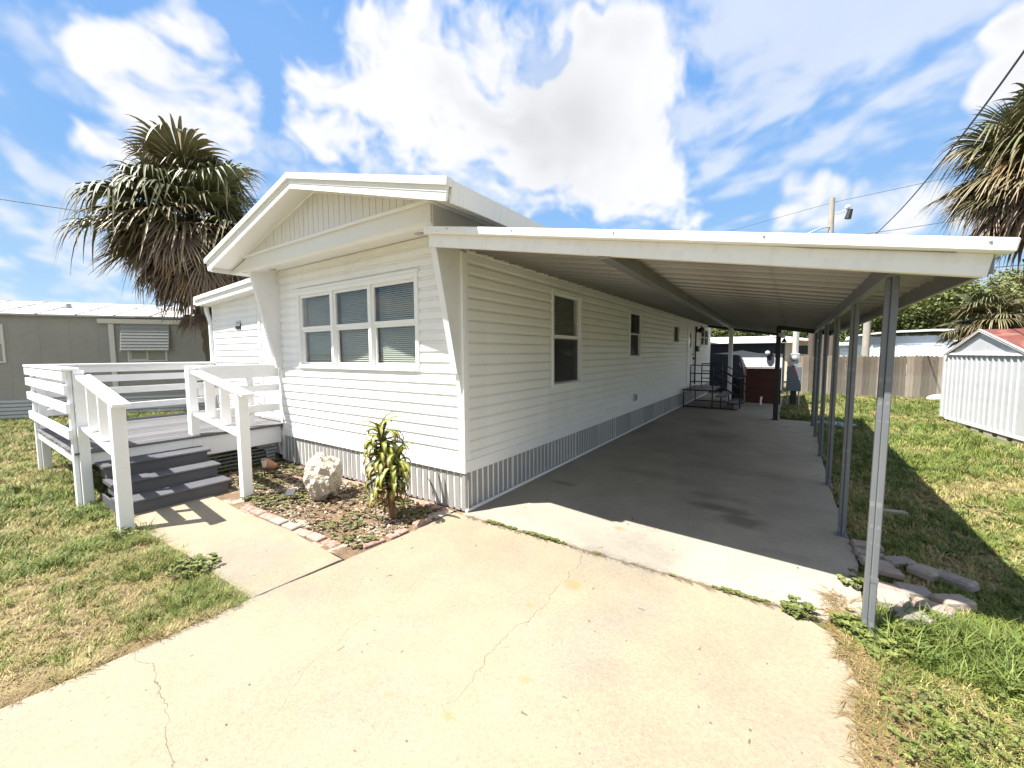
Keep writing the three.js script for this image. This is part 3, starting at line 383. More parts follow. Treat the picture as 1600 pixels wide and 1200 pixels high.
// ───────────── deck with railings and steps ─────────────
{
  const D = thing('wooden_deck', 'grey board deck with white rail fence and dark grey steps', 'deck'), FY = .59, x0 = -6.42, x1 = -3.74, z0 = -.10, z1 = 2.24;
  const deckM = [1, .82, 1.16].map((k) => { const m = M.deck.clone(); m.color = lin(k, k, k); return m; }), bw = .134; for (let x = x0, i = 0; x < x1 - .05; x += bw + .0115, i++) mesh(D, 'deck_board', shiftUV(cbox(bw, .034, z1 - z0 + rr(-.004, .012), .006), i * .37, i * .61), deckM[(i * 5 + (i >> 1)) % 3], [x + bw / 2, FY - .017 + rr(-.0015, .0015), (z0 + z1) / 2]);
  mesh(D, 'step_nosing', span(x1 - .06, x1 + .035, FY - .036, FY + .003, 1.10, 2.10, .014), M.step);
  mesh(D, 'rim_joist', span(x1 - .02, x1 + .022, .30, FY - .036, .035, 1.10, .004), M.rail); mesh(D, 'rim_joist', span(x1 - .02, x1 + .02, .42, FY - .036, 1.10, 2.2, .004), M.rail); mesh(D, 'rim_joist', span(x0 + .02, x1 - .02, .44, FY - .036, z1 - .06, z1 - .02, .004), M.rail); mesh(D, 'rim_joist', span(x0, x0 + .04, .44, FY - .036, z0, z1 - .06, .004), M.rail);
  for (let z = .4; z < 2.1; z += .6) mesh(D, 'joist', span(x0 + .04, x1 - .02, .40, FY - .036, z - .02, z + .02), M.post);
  for (const [x, z] of [[-6.3, .1], [-5.1, .1], [-5.1, 1.2], [-6.3, 1.2], [-3.95, .1]]) mesh(D, 'support_post', span(x - .045, x + .045, -.04, .42, z - .045, z + .045), M.rail);
  const jb = (p) => [p[0] + rr(-.003, .003), p[1] + rr(-.004, .004), p[2]], B = (a, b, w, h, n = 'rail_board') => mesh(D, n, beam(jb(a), jb(b), w, h, .005), M.rail), ys = [1.435, 1.28, 1.076, .80];
  // side toward the street: four boards fixed outside the posts
  ys.forEach((y, i) => B([-6.50 + i * .03, y, 2.262], [-3.69 + i * .02, y, 2.262], .036, .108));
  B([-6.50, 1.506, 2.22], [-3.66, 1.506, 2.22], .135, .032, 'rail_cap');
  // double posts that run to the ground
  for (const [x, w] of [[-6.33, .085], [-3.76, .09]]) { mesh(D, 'rail_post', span(x - w / 2, x + w / 2, -.04, 1.488, 2.205, 2.243, .004), M.rail); mesh(D, 'rail_post', span(x - w / 2 + .01, x + w / 2 + .05, -.04, 1.487, 2.115, 2.203, .004), M.rail); }
  // far long side
  ys.forEach((y) => B([-6.44, y, 2.20], [-6.44, y, z0 + .02], .036, .108)); B([-6.43, 1.506, 2.15], [-6.43, 1.506, z0 + .02], .135, .032, 'rail_cap');
  for (const z of [.05]) mesh(D, 'rail_post', span(-6.42, -6.33, -.04, 1.46, z - .045, z + .045, .004), M.rail);
  // between steps and home
  for (const [a, b] of [[1.31, 1.475], [1.10, 1.20], [.79, .905]]) B([-3.735, (a + b) / 2, 1.07], [-3.735, (a + b) / 2, .03], .036, b - a);
  B([-3.77, 1.492, 1.16], [-3.77, 1.492, .03], .13, .034, 'rail_cap');
  for (const [z, d] of [[1.115, .09], [.42, .085]]) mesh(D, 'rail_post', span(-3.86, -3.755, FY + .003, 1.474, z - d / 2, z + d / 2, .004), M.rail); mesh(D, 'rail_post', span(-3.752, -3.715, -.03, 1.474, 1.075, 1.165, .004), M.rail);
  // steps: three closed boxes with round nosings
  const zs = [1.09, 2.07]; for (let i = 0; i < 3; i++) { const y = .1475 * (3 - i), xf = -3.70 + .29 * (i + 1);
    mesh(D, 'step_riser', span(xf - .29, xf, i < 2 ? y - .1475 - .01 : -.03, y - .034, zs[0] + .02, zs[1] - .02, .004), M.step);
    const nose = prism([[xf - .31, y - .036], [xf + .012, y - .036], [xf + .026, y - .030], [xf + .031, y - .018], [xf + .026, y - .006], [xf + .012, y], [xf - .31, y]], zs[0] - .01, zs[1] + .012, 'z', [], 0); mesh(D, 'step_tread', nose, M.step); }
  mesh(D, 'step_side', span(-3.69, -2.87, -.02, .10, zs[1] - .018, zs[1] + .0, .004), M.step);
  // stair handrails
  for (const z of [2.125, 1.085]) { const zi = z;
    mesh(D, 'newel_post', span(-2.392, -2.352, -.05, 1.19, zi - .052, zi + .052, .004), M.rail); mesh(D, 'newel_post', span(-2.434, -2.394, -.05, 1.192, zi - .047, zi + .056, .004), M.rail);
    B([-3.70, 1.425, zi], [-2.22, 1.198, zi], .128, .036, 'hand_rail'); B([-3.70, .868, zi], [-2.44, .735, zi], .115, .036, 'lower_rail');
    for (const x of [-3.30, -2.85]) { const yb = .868 - (x + 3.70) * .1055 + .02, yt = 1.425 - (x + 3.80) * .1534 - .02; mesh(D, 'baluster', span(x - .019, x + .019, yb, yt, zi - .052, zi + .048, .004), M.rail); }
  }
  one('door_mat', uvm(new THREE.CylinderGeometry(.42, .42, .012, 24, 1, false, 0, Math.PI).rotateY(Math.PI / 2)), std(lin(.16, .16, .165), .95), [-4.15, FY + .007, -.02], null, 'grey half round door mat on the deck by the white door', 'door mat');
  // dark slatted screen under the deck on the side of the bed
  for (let i = 0; i < 6; i++) mesh(D, 'screen_slat', beam([-3.82, .02 + i * .052, 1.0], [-3.82, .02 + i * .052, .05], .012, .024, .002), M.post);
}

// ───────────── planting bed ─────────────
const brickGeo = [cbox(.195, .055, .095, .008), cbox(.19, .058, .1, .01), cbox(.2, .05, .092, .007)];
{
  const bm = [[.27, .135, .10], [.31, .205, .165], [.29, .24, .205], [.31, .17, .13]].map(([r, g, b]) => std(0xffffff, .9, { map: tex(128, 128, (u, v) => { const k = mix(.65, 1.2, tn(u, v, 6, 5)), w = ss(.5, .72, tn(u, v, 5, 4)) * .45; return [mix(r * k, .33, w), mix(g * k, .3, w), mix(b * k, .26, w)]; }, true, 5), bumpMap: bumpFine, bumpScale: .004 }));
  const E = thing('brick_edging', 'row of worn red and pink bricks edging the planting bed', 'brick edging'); let k = 0;
  const row = (a, b, n, w = .1) => { for (let i = 0; i < n; i++) { const t = (i + .5) / n, dx = b[0] - a[0], dz = b[1] - a[1]; mesh(E, 'brick', brickGeo[k % 3], bm[(k * 7 + (k >> 1)) % 4], [mix(a[0], b[0], t) + rr(-.008, .008), -.02 + rr(-.008, .010), mix(a[1], b[1], t) + rr(-.01, .01)], [rr(-.05, .05), Math.atan2(-dz, dx) + rr(-.09, .09), rr(-.05, .05)]); k++; } };
  row([-2.12, 1.225], [-.42, 1.195], 8); row([-.22, 1.12], [-.17, .62], 2); row([-.17, .56], [-.14, .1], 2); row([-.20, .5], [-.22, .12], 2);
  const E2 = thing('brick_border', 'red painted bricks lying along the grey ribbed skirting', 'brick edging'); for (let i = 0; i < 11; i++) mesh(E2, 'brick', brickGeo[i % 3], bm[i % 2 ? 0 : 3], [-2.35 + i * .205, -.018 + rr(-.006, .006), .085 + rr(-.012, .012)], [0, rr(-.06, .06), 0]);
  // limestone boulder
  { const g = new THREE.IcosahedronGeometry(.3, 5), p = g.attributes.position, h3 = (x, y, z) => fbm(x * 3 + z * 1.7 + 5, y * 3 - z * 1.3 + 9, 5);
    for (let i = 0; i < p.count; i++) { let x = p.getX(i), y = p.getY(i), z = p.getZ(i); const n = h3(x * 2.2, y * 2.2, z * 2.2), m = h3(x * 8 + 3, y * 8, z * 8), q = h3(x * 22, y * 22, z * 22); let r = .74 + n * .56 + (Math.abs(m - .5) * -.5) + (q - .5) * .1; if (ss(.66, .74, h3(x * 11 + 40, y * 11, z * 11 + 7)) > 0) r -= .07 * ss(.66, .74, h3(x * 11 + 40, y * 11, z * 11 + 7)); y *= 1.02; const low = ss(.0, -.28, y); p.setXYZ(i, x * r * .84 + low * .06, y * r * 1.0, z * r * .72 * (1 - low * .25)); } g.computeVertexNormals(); uvm(g);
    const m = std(0xffffff, .95, { map: tex(512, 512, (u, v) => { const n = tn(u, v, 5, 6), f = tn(u, v, 50, 3), k = ss(.45, .62, n) * .7; return [mix(.62, .40, k) * mix(.7, 1.12, f), mix(.56, .35, k) * mix(.7, 1.12, f), mix(.44, .265, k) * mix(.75, 1.15, f)]; }, true, 1.6), bumpMap: tex(512, 512, (u, v) => tn(u, v, 24, 5), false, 2), bumpScale: .02 });
    one('limestone_boulder', g, m, [-1.62, .235, .60], [.1, 2.2, -.12], 'pale pitted limestone boulder standing in the planting bed', 'boulder'); }
  // dracaena-like plant with drooping striped leaves
  { const Pn = thing('corn_plant', 'bushy yellow and green striped corn plant in the bed', 'plant', [-.53, 0, .53]);
    const lt = (dry) => tex(128, 256, (u, v) => { const s = Math.abs(u - .5) * 2, n = fbm(u * 30, v * 3, 3), e = ss(.62, .95, v + (n - .5) * .35) * dry, st = ss(.25, .5, s + (n - .5) * .35); const c = [mix(.38, .07, st), mix(.34, .105, st), mix(.045, .02, st)]; return [mix(c[0], .26, e), mix(c[1], .13, e), mix(c[2], .05, e)]; });
    const lm = [lt(.2), lt(.7), lt(1.1)].map((t) => new THREE.MeshPhysicalMaterial({ map: t, roughness: .45, side: THREE.DoubleSide, transmission: .12, thickness: 0 })); lm.push(std(lin(.20, .11, .06), .9));
    const leaf = (L, w, el, droop) => { const n = 9, pos = [], uv = [], ix = []; for (let i = 0; i <= n; i++) { const t = i / n, a = el - droop * t * t * 1.2 - droop * t * .5; let x = 0, y = 0; for (let k = 0; k < 12; k++) { const tt = t * (k + .5) / 12, aa = el - droop * tt * tt * 1.2 - droop * tt * .5; x += Math.cos(aa) * L * t / 12; y += Math.sin(aa) * L * t / 12; } const ww = w * Math.pow(Math.sin(Math.PI * Math.min(.98, .12 + t * .88)), .7) * (1 - t * .25); const nx = -Math.sin(a), ny = Math.cos(a); for (const s of [-1, 0, 1]) { const lift = s ? .22 * ww : 0; pos.push(x + nx * lift, y + ny * lift, s * ww / 2); uv.push(.5 + s * .48, t); } } for (let i = 0; i < n; i++) for (const k of [0, 1]) { const a = i * 3 + k, b = a + 1, c = a + 3, d = a + 4; ix.push(a, c, b, b, c, d); } const g = new THREE.BufferGeometry(); g.setAttribute('position', new THREE.Float32BufferAttribute(pos, 3)); g.setAttribute('uv', new THREE.Float32BufferAttribute(uv, 2)); g.setIndex(ix); g.computeVertexNormals(); return g; };
    const LG = []; for (const L of [.22, .3, .37]) for (const [e, d] of [[.95, 1.2], [.55, 1.7], [.1, 1.5], [.75, 2.3]]) LG.push(leaf(L, .062, e, d));
    const stems = [[[0, 0, 0], [-.02, .3, .01], [-.06, .62, .02], [-.10, .86, .03]], [[.03, 0, .02], [.06, .25, .03], [.10, .45, .02], [.13, .62, .0]]];
    stems.forEach((s, si) => { const cv = new THREE.CatmullRomCurve3(s.map((p) => V3(...p))); mesh(Pn, 'stem', new THREE.TubeGeometry(cv, 16, .022, 8), lm[3]);
      const n = si ? 46 : 96; for (let i = 0; i < n; i++) { const t = mix(.28, 1, Math.pow(i / n, .8)), c = cv.getPoint(t), top = ss(.8, 1, t), k = top > .5 ? [0, 4, 8, 1, 5][i % 5] : [1, 5, 9, 2, 6, 3, 7, 11][i % 8]; mesh(Pn, 'leaf', LG[k], lm[t < .45 ? (i % 3 ? 2 : 1) : i % 4 ? 0 : 1], [c.x, c.y, c.z], [0, i * 2.399 + rr(-.3, .3), rr(-.15, .25) + top * .35]); } });
    for (let i = 0; i < 13; i++) { const dl = mesh(Pn, 'dead_leaf', LG[[3, 7, 11][i % 3]], lm[3], [rr(-.02, .04), .10 + rr(0, .22), rr(-.02, .03)], [0, i * 2.4, -.75 + rr(-.4, .5)]); dl.scale.set(.8, 1, .4); } }
  // yard sign on a stake
  { const cv = document.createElement('canvas'); cv.width = 256; cv.height = 256; const c = cv.getContext('2d'); c.fillStyle = '#f3d9e0'; c.fillRect(0, 0, 256, 256); c.fillStyle = '#fbeef2'; c.fillRect(20, 20, 216, 216); c.strokeStyle = '#c2557a'; c.lineWidth = 14; c.beginPath(); c.moveTo(52, 66); c.lineTo(78, 96); c.lineTo(54, 128); c.lineTo(86, 104); c.stroke(); c.fillStyle = '#d987a2'; for (let i = 0; i < 4; i++) c.fillRect(52, 150 + i * 20, 150 - i * 16, 6); c.fillRect(100, 60, 100, 8); c.fillRect(100, 84, 86, 8);
    const t = new THREE.CanvasTexture(cv); t.colorSpace = THREE.SRGBColorSpace; const S = thing('yard_sign', 'faded pink and white yard sign on a thin stake', 'sign', [-1.0, 0, .42]);
    const oct = [[-.115, .36], [-.05, .30], [.05, .30], [.115, .36], [.125, .55], [-.125, .55]]; mesh(S, 'sign_board', prism(oct, 0, .006, 'z'), std(lin(.75, .62, .66), .5)); const fg = new THREE.PlaneGeometry(.22, .18); mesh(S, 'sign_print', fg, std(0xffffff, .5, { map: t }), [0, .455, .0075]); mesh(S, 'stake', span(-.012, .012, -.02, .62, -.01, -.001), M.metal); mesh(S, 'stake_top', new THREE.SphereGeometry(.015, 8, 6).translate(0, .63, -.005), M.black); S.rotation.y = .25; }
  // solar spot light, path lights, pot pieces
  { const s = thing('solar_spotlight', 'small dark solar spotlight panel leaning over in the bed', 'solar light', [-1.85, 0, .86], .6); mesh(s, 'solar_panel', cbox(.12, .012, .09, .003), M.black, [0, .10, 0], [.75, 0, .2]); mesh(s, 'stake', new THREE.CylinderGeometry(.008, .004, .12, 6).translate(0, .04, 0), M.black);
    [[-3.0, .62, 'by the deck post'], [-2.2, .45, 'between the boulder and the deck']].forEach(([x, z, w], i) => { const p = thing('path_light', 'slim copper and clear path light ' + w, 'path light', [x, 0, z]); mesh(p, 'stake', new THREE.CylinderGeometry(.009, .006, .16, 8).translate(0, .07, 0), std(lin(.10, .05, .03), .6)); if (!i) mesh(p, 'lens', new THREE.CylinderGeometry(.036, .02, .10, 12).translate(0, .20, 0), std(lin(.55, .5, .46), .2)); mesh(p, 'cap', new THREE.CylinderGeometry(.03, .04, .018, 12).translate(0, i ? .155 : .258, 0), std(lin(.25, .12, .07), .5)); });
    const pot = thing('clay_pot', 'tipped over terracotta pot beside the ribbed skirting', 'pot', [-3.28, .05, .34]); pot.rotation.set(0, .6, 1.35); mesh(pot, 'body', new THREE.LatheGeometry([[.0, 0], [.045, 0], [.075, .12], [.085, .12], [.088, .15], [.072, .15], [.04, .01]].map((p) => new THREE.Vector2(...p)), 18), std(lin(.42, .20, .12), .85)); 
    const tile = thing('clay_edging', 'broken terracotta edging pieces beside the tipped pot', 'edging'); for (let i = 0; i < 3; i++) mesh(tile, 'edging_piece', cbox(.28, .05, .06, .012), bm[i % 2 ? 0 : 3], [-2.95 + i * .27, .0, .50 - i * .09 + rr(-.02, .02)], [0, .4 + rr(-.2, .2), rr(-.1, .1)]); }
}
// pavers, drain lid, loose pieces beside the carport
{ const pm = [[.30, .235, .205], [.275, .245, .225], [.32, .27, .235]].map((c) => std(0xffffff, .9, { map: tex(128, 128, (u, v) => { const k = mix(.7, 1.15, tn(u, v, 8, 5)); return c.map((q) => q * k); }, true, 3), bumpMap: bumpFine, bumpScale: .004 }));
  const pg = [cbox(.19, .06, .12, .012), cbox(.17, .065, .16, .014), cbox(.2, .055, .095, .012)];
  [[3.33, -1.28, .1, 2], [3.33, -1.12, .1, 2], [3.35, -.97, .12, 2], [3.38, -.82, .14, 2], [3.50, -1.08, .5, 0], [3.63, -.98, .9, 1], [3.37, -.55, .1, 0], [3.50, -.62, .3, 0], [3.36, -.38, .05, 1], [3.56, -.44, -.3, 0], [3.42, -.22, .4, 0], [3.68, -.58, .5, 0]].forEach(([x, z, r, k], i) =>
    one('paver_block', pg[k], pm[i % 3], [x, .004 + rr(-.01, .02), z], [rr(-.08, .08), r, rr(-.12, .12)], 'pinkish concrete paver lying in a heap around the carport post foot', 'paver', 'loose pavers by the carport post'));
  one('concrete_chunk', cbox(.24, .07, .10, .02), pm[1], [3.76, .02, -.92], [.2, -.75, .25], 'pale concrete chunk tilted in the shaded grass beside the pavers', 'concrete chunk');
  one('drain_lid', new THREE.CylinderGeometry(.36, .38, .05, 28).scale(1.0, 1, .8), std(lin(.22, .33, .30), .6), [3.62, -.0, -8.5], null, 'round green utility lid in the grass by the carport posts', 'utility lid');
  const bb = one('lumber_offcut', cbox(.24, .035, .07, .006), std(lin(.34, .30, .24), .9), [3.66, -.0, -2.42], [0, .2, 0], 'short weathered board offcut lying on shaded grass', 'board');
  one('white_stone', new THREE.IcosahedronGeometry(.22, 2).scale(1.5, .6, 1), std(lin(.6, .57, .52), .95), [6.9, .04, -16.3], [0, .3, .1], 'pale rock lying at the foot of the board fence', 'rock');
}

// ───────────── at the rear of the carport ─────────────
{ const S = thing('metal_steps', 'black metal landing with railings and steps at the side door', 'steps'), q = (n, ...p) => mesh(S, n, tube(p, .017, 6, 12 * (p.length - 1)), M.black), L = (n, a, b) => mesh(S, n, beam(a, b, .03, .03, .003), M.black), zf = -9.75, zb = -11.6, xa = .10, xb = .92, top = .54;
  mesh(S, 'platform', span(xa, xb, top - .035, top, zb, zf, .006), M.black);
  for (const x of [xa + .02, xb - .02]) for (const z of [zf - .02, zb + .02]) L('leg', [x, 0, z], [x, top - .03, z]);
  for (const z of [zf - .02, zb + .02]) { L('bottom_rail', [xa, .03, z], [1.55, .03, z]); for (const y of [.78, 1.02, 1.26]) { L('guard_rail', [xa + .2, y, z], [xb, y, z]); L('stair_rail', [xb, y, z], [1.62, y - .42, z]); } for (const x of [xa + .2, xb - .02]) L('guard_post', [x, top, z], [x, 1.27, z]); L('guard_post', [1.60, .05, z], [1.60, .86, z]); }
  for (let i = 0; i < 2; i++) { mesh(S, 'step_tread', span(xb + .05 + i * .3, xb + .33 + i * .3, .35 - i * .18, .375 - i * .18, zb + .02, zf - .02, .004), M.black); for (const z of [zf - .02, zb + .02]) L('step_leg', [xb + .2 + i * .3, 0, z], [xb + .2 + i * .3, .35 - i * .18, z]); }
  // wooden gate panel
  const wd = tex(512, 256, (u, v) => { const n = fbm(u * 4, v * 40, 4), f = fbm(u * 30, v * 90, 3); const k = mix(.5, 1.3, n) * mix(.8, 1.15, f); return [.075 * k, .022 * k, .012 * k]; }, true, 1);
  const wm = std(0xffffff, .75, { map: wd }), G = thing('wood_panel_screen', 'reddish brown plank screen standing at the end of the carport', 'screen', [1.52, 0, -11.8]);
  mesh(G, 'back_board', span(.05, .955, .02, 1.12, -.035, -.021), wm); for (let i = 0; i < 7; i++) mesh(G, 'plank', shiftUV(span(.06, .95, .03 + i * .155, .178 + i * .155, -.02, .0 + (i % 2) * .004, .004), i * .3, i * .7), wm); mesh(G, 'frame_post', span(0, .055, 0, 1.13, -.04, .02, .004), std(lin(.30, .20, .12), .8)); mesh(G, 'frame_post', span(.955, .99, 0, 1.13, -.04, .02, .004), wm); mesh(G, 'top_rail', span(0, .99, 1.132, 1.155, -.04, .025, .004), wm);
  const sk = one('white_pipe_stub', mergeGeometries([new THREE.CylinderGeometry(.03, .03, .24, 10).translate(0, .12, 0), new THREE.CylinderGeometry(.036, .036, .04, 10).translate(0, .23, 0)]), M.trim, [2.0, 0, -11.6], [0, 0, -.06], 'short white pipe stub standing before the plank screen', 'pipe');
  const bin = thing('black_bin', 'black bin in the dark gap beside the plank screen', 'bin', [1.28, 0, -12.6]); mesh(bin, 'body', new THREE.CylinderGeometry(.3, .24, .75, 18).translate(0, .375, 0), M.dark); mesh(bin, 'rim', new THREE.TorusGeometry(.3, .02, 6, 18).rotateX(Math.PI / 2).translate(0, .75, 0), M.dark);
  // outbuilding behind the home
  const navy = std(lin(.030, .034, .05), .6), pale = std(0xffffff, .6, { map: paintTex(.62, .63, .65, .2, [.7, .7, .7], .4) }), O = thing('outbuilding', 'low navy and white outbuilding with flat white roof behind the carport', 'outbuilding', [0, 0, -16.2]);
  mesh(O, 'wall', span(-2.5, 2.5, .0, 2.0, -2.6, 0), navy); mesh(O, 'roof', span(-2.8, 2.75, 2.06, 2.16, -2.9, .28, .01), M.panTop); mesh(O, 'roof_edge', span(-2.8, 2.75, 1.98, 2.06, .24, .30, .006), M.trim);
  mesh(O, 'white_panel', prism([[-.6, .1], [2.45, .1], [2.45, 1.55], [1.6, 1.58], [1.05, 1.70], [.4, 1.6], [-.6, 1.52]], .002, .03, 'z'), pale); for (const x of [.2, 1.75]) mesh(O, 'panel_joint', span(x, x + .02, .1, 1.53, .03, .036), std(lin(.35, .36, .38), .6));
  mesh(O, 'oval_window', new THREE.CylinderGeometry(.13, .13, .02, 20).rotateX(Math.PI / 2).scale(1, 1.9, 1).translate(2.05, 1.33, .04), navy); mesh(O, 'globe_lamp', new THREE.SphereGeometry(.09, 14, 10).translate(1.95, 1.6, .1), M.trim);
  const L2 = thing('dark_lean_to', 'dark grey blue board lean-to with sloping end by the outbuilding', 'lean-to', [0, 0, -15.7]); mesh(L2, 'wall', prism([[-1, 0], [1.28, 0], [1.12, 1.28], [1.0, 1.5], [.2, 1.56], [-1, 1.6]], -.4, 0, 'z'), navy); for (let x = -.9; x < 1; x += .16) mesh(L2, 'batten', span(x, x + .02, .05, 1.47, 0, .012), navy); mesh(L2, 'door_pull', tube([[1.0, 1.2, .02], [1.05, 1.1, .05], [1.08, 1.0, .02]], .012), M.metal);
  // meter post
  const P = thing('meter_post', 'grey electric panel and glass meter on a post in the lawn', 'electric meter', [2.83, 0, -12.2]); const gm = std(lin(.13, .155, .18), .5, { metalness: .3 });
  mesh(P, 'pole', new THREE.CylinderGeometry(.075, .08, 3.4, 12).translate(0, 1.7, -.14), std(lin(.48, .48, .42), .9)); mesh(P, 'panel_box', span(-.19, .19, .42, 1.18, -.06, .09, .01), gm); mesh(P, 'warning_sticker', span(-.09, .09, 1.02, 1.045, .09, .094), std(lin(.5, .04, .04), .6)); mesh(P, 'warning_sticker', span(-.06, .06, .985, 1.0, .09, .094), std(lin(.5, .04, .04), .6)); mesh(P, 'meter_base', span(-.13, .13, 1.2, 1.58, -.06, .05, .01), M.metal); mesh(P, 'meter_glass', new THREE.SphereGeometry(.09, 16, 10).scale(1, 1, .7).translate(0, 1.43, .06), M.metal); mesh(P, 'lower_box', span(-.08, .08, .0, .42, -.05, .05, .01), M.dark); for (const x of [-.15, .14]) mesh(P, 'conduit', new THREE.CylinderGeometry(.022, .022, .44, 8).translate(x, .21, .02), M.metal); mesh(P, 'service_conduit', new THREE.CylinderGeometry(.03, .03, 1.5, 8).translate(.06, 2.3, -.04), M.metal); mesh(P, 'latch', span(.12, .15, .78, .82, .09, .1), M.metal);
}

// ───────────── board fence ─────────────
{ const wood = [0, 1, 2, 3].map((k) => std(0xffffff, .92, { map: tex(64, 512, (u, v) => { const n = fbm(u * 14 + k * 9, v * 6, 4), g = fbm(u * 40, v * 9 + k * 5, 3), b = ss(.52, .62, v + (n - .5) * .3) ; const q = mix(.45, 1.4, n * .5 + g * .5) * [.62, 1.05, 1.5, .8][k]; return [mix(.215, .185, b) * q, mix(.188, .152, b) * q, mix(.155, .118, b) * q]; }, true, 1) }));
  for (const m of wood) { m.map.repeat.set(6, .7); }
  const F = thing('board_fence', 'weathered grey dog eared board fence across the back yard', 'fence', [0, 0, -16.35]), w = .098, geo = [0, 1, 2].map((k) => { const h = 1.46 + k * .012; return prism([[0, -.05], [w, -.05], [w, h - .035], [w - .03, h], [.03, h], [0, h - .035]], 0, .018, 'z'); });
  let i = 0; for (let x = 2.62; x < 9.6; x += w + .0015, i++) mesh(F, 'picket', geo[(i * 5 + (i >> 2)) % 3], wood[(i * 7 + (i >> 1)) % 4], [x, rr(-.02, .015), -.14 * (x - 4) * .9 + rr(0, .022)], [0, .14 + rr(-.08, .08), rr(-.006, .006)]);
  for (const y of [.3, .8, 1.25]) mesh(F, 'fence_rail', beam([2.6, y, .13], [9.6, y, -.76], .04, .09), wood[0]); for (let x = 2.7; x < 9.6; x += 2.4) mesh(F, 'fence_post', bx(.09, 1.45, .09).translate(x, .72, -.14 * (x - 4) * .9 - .12), wood[3]); }

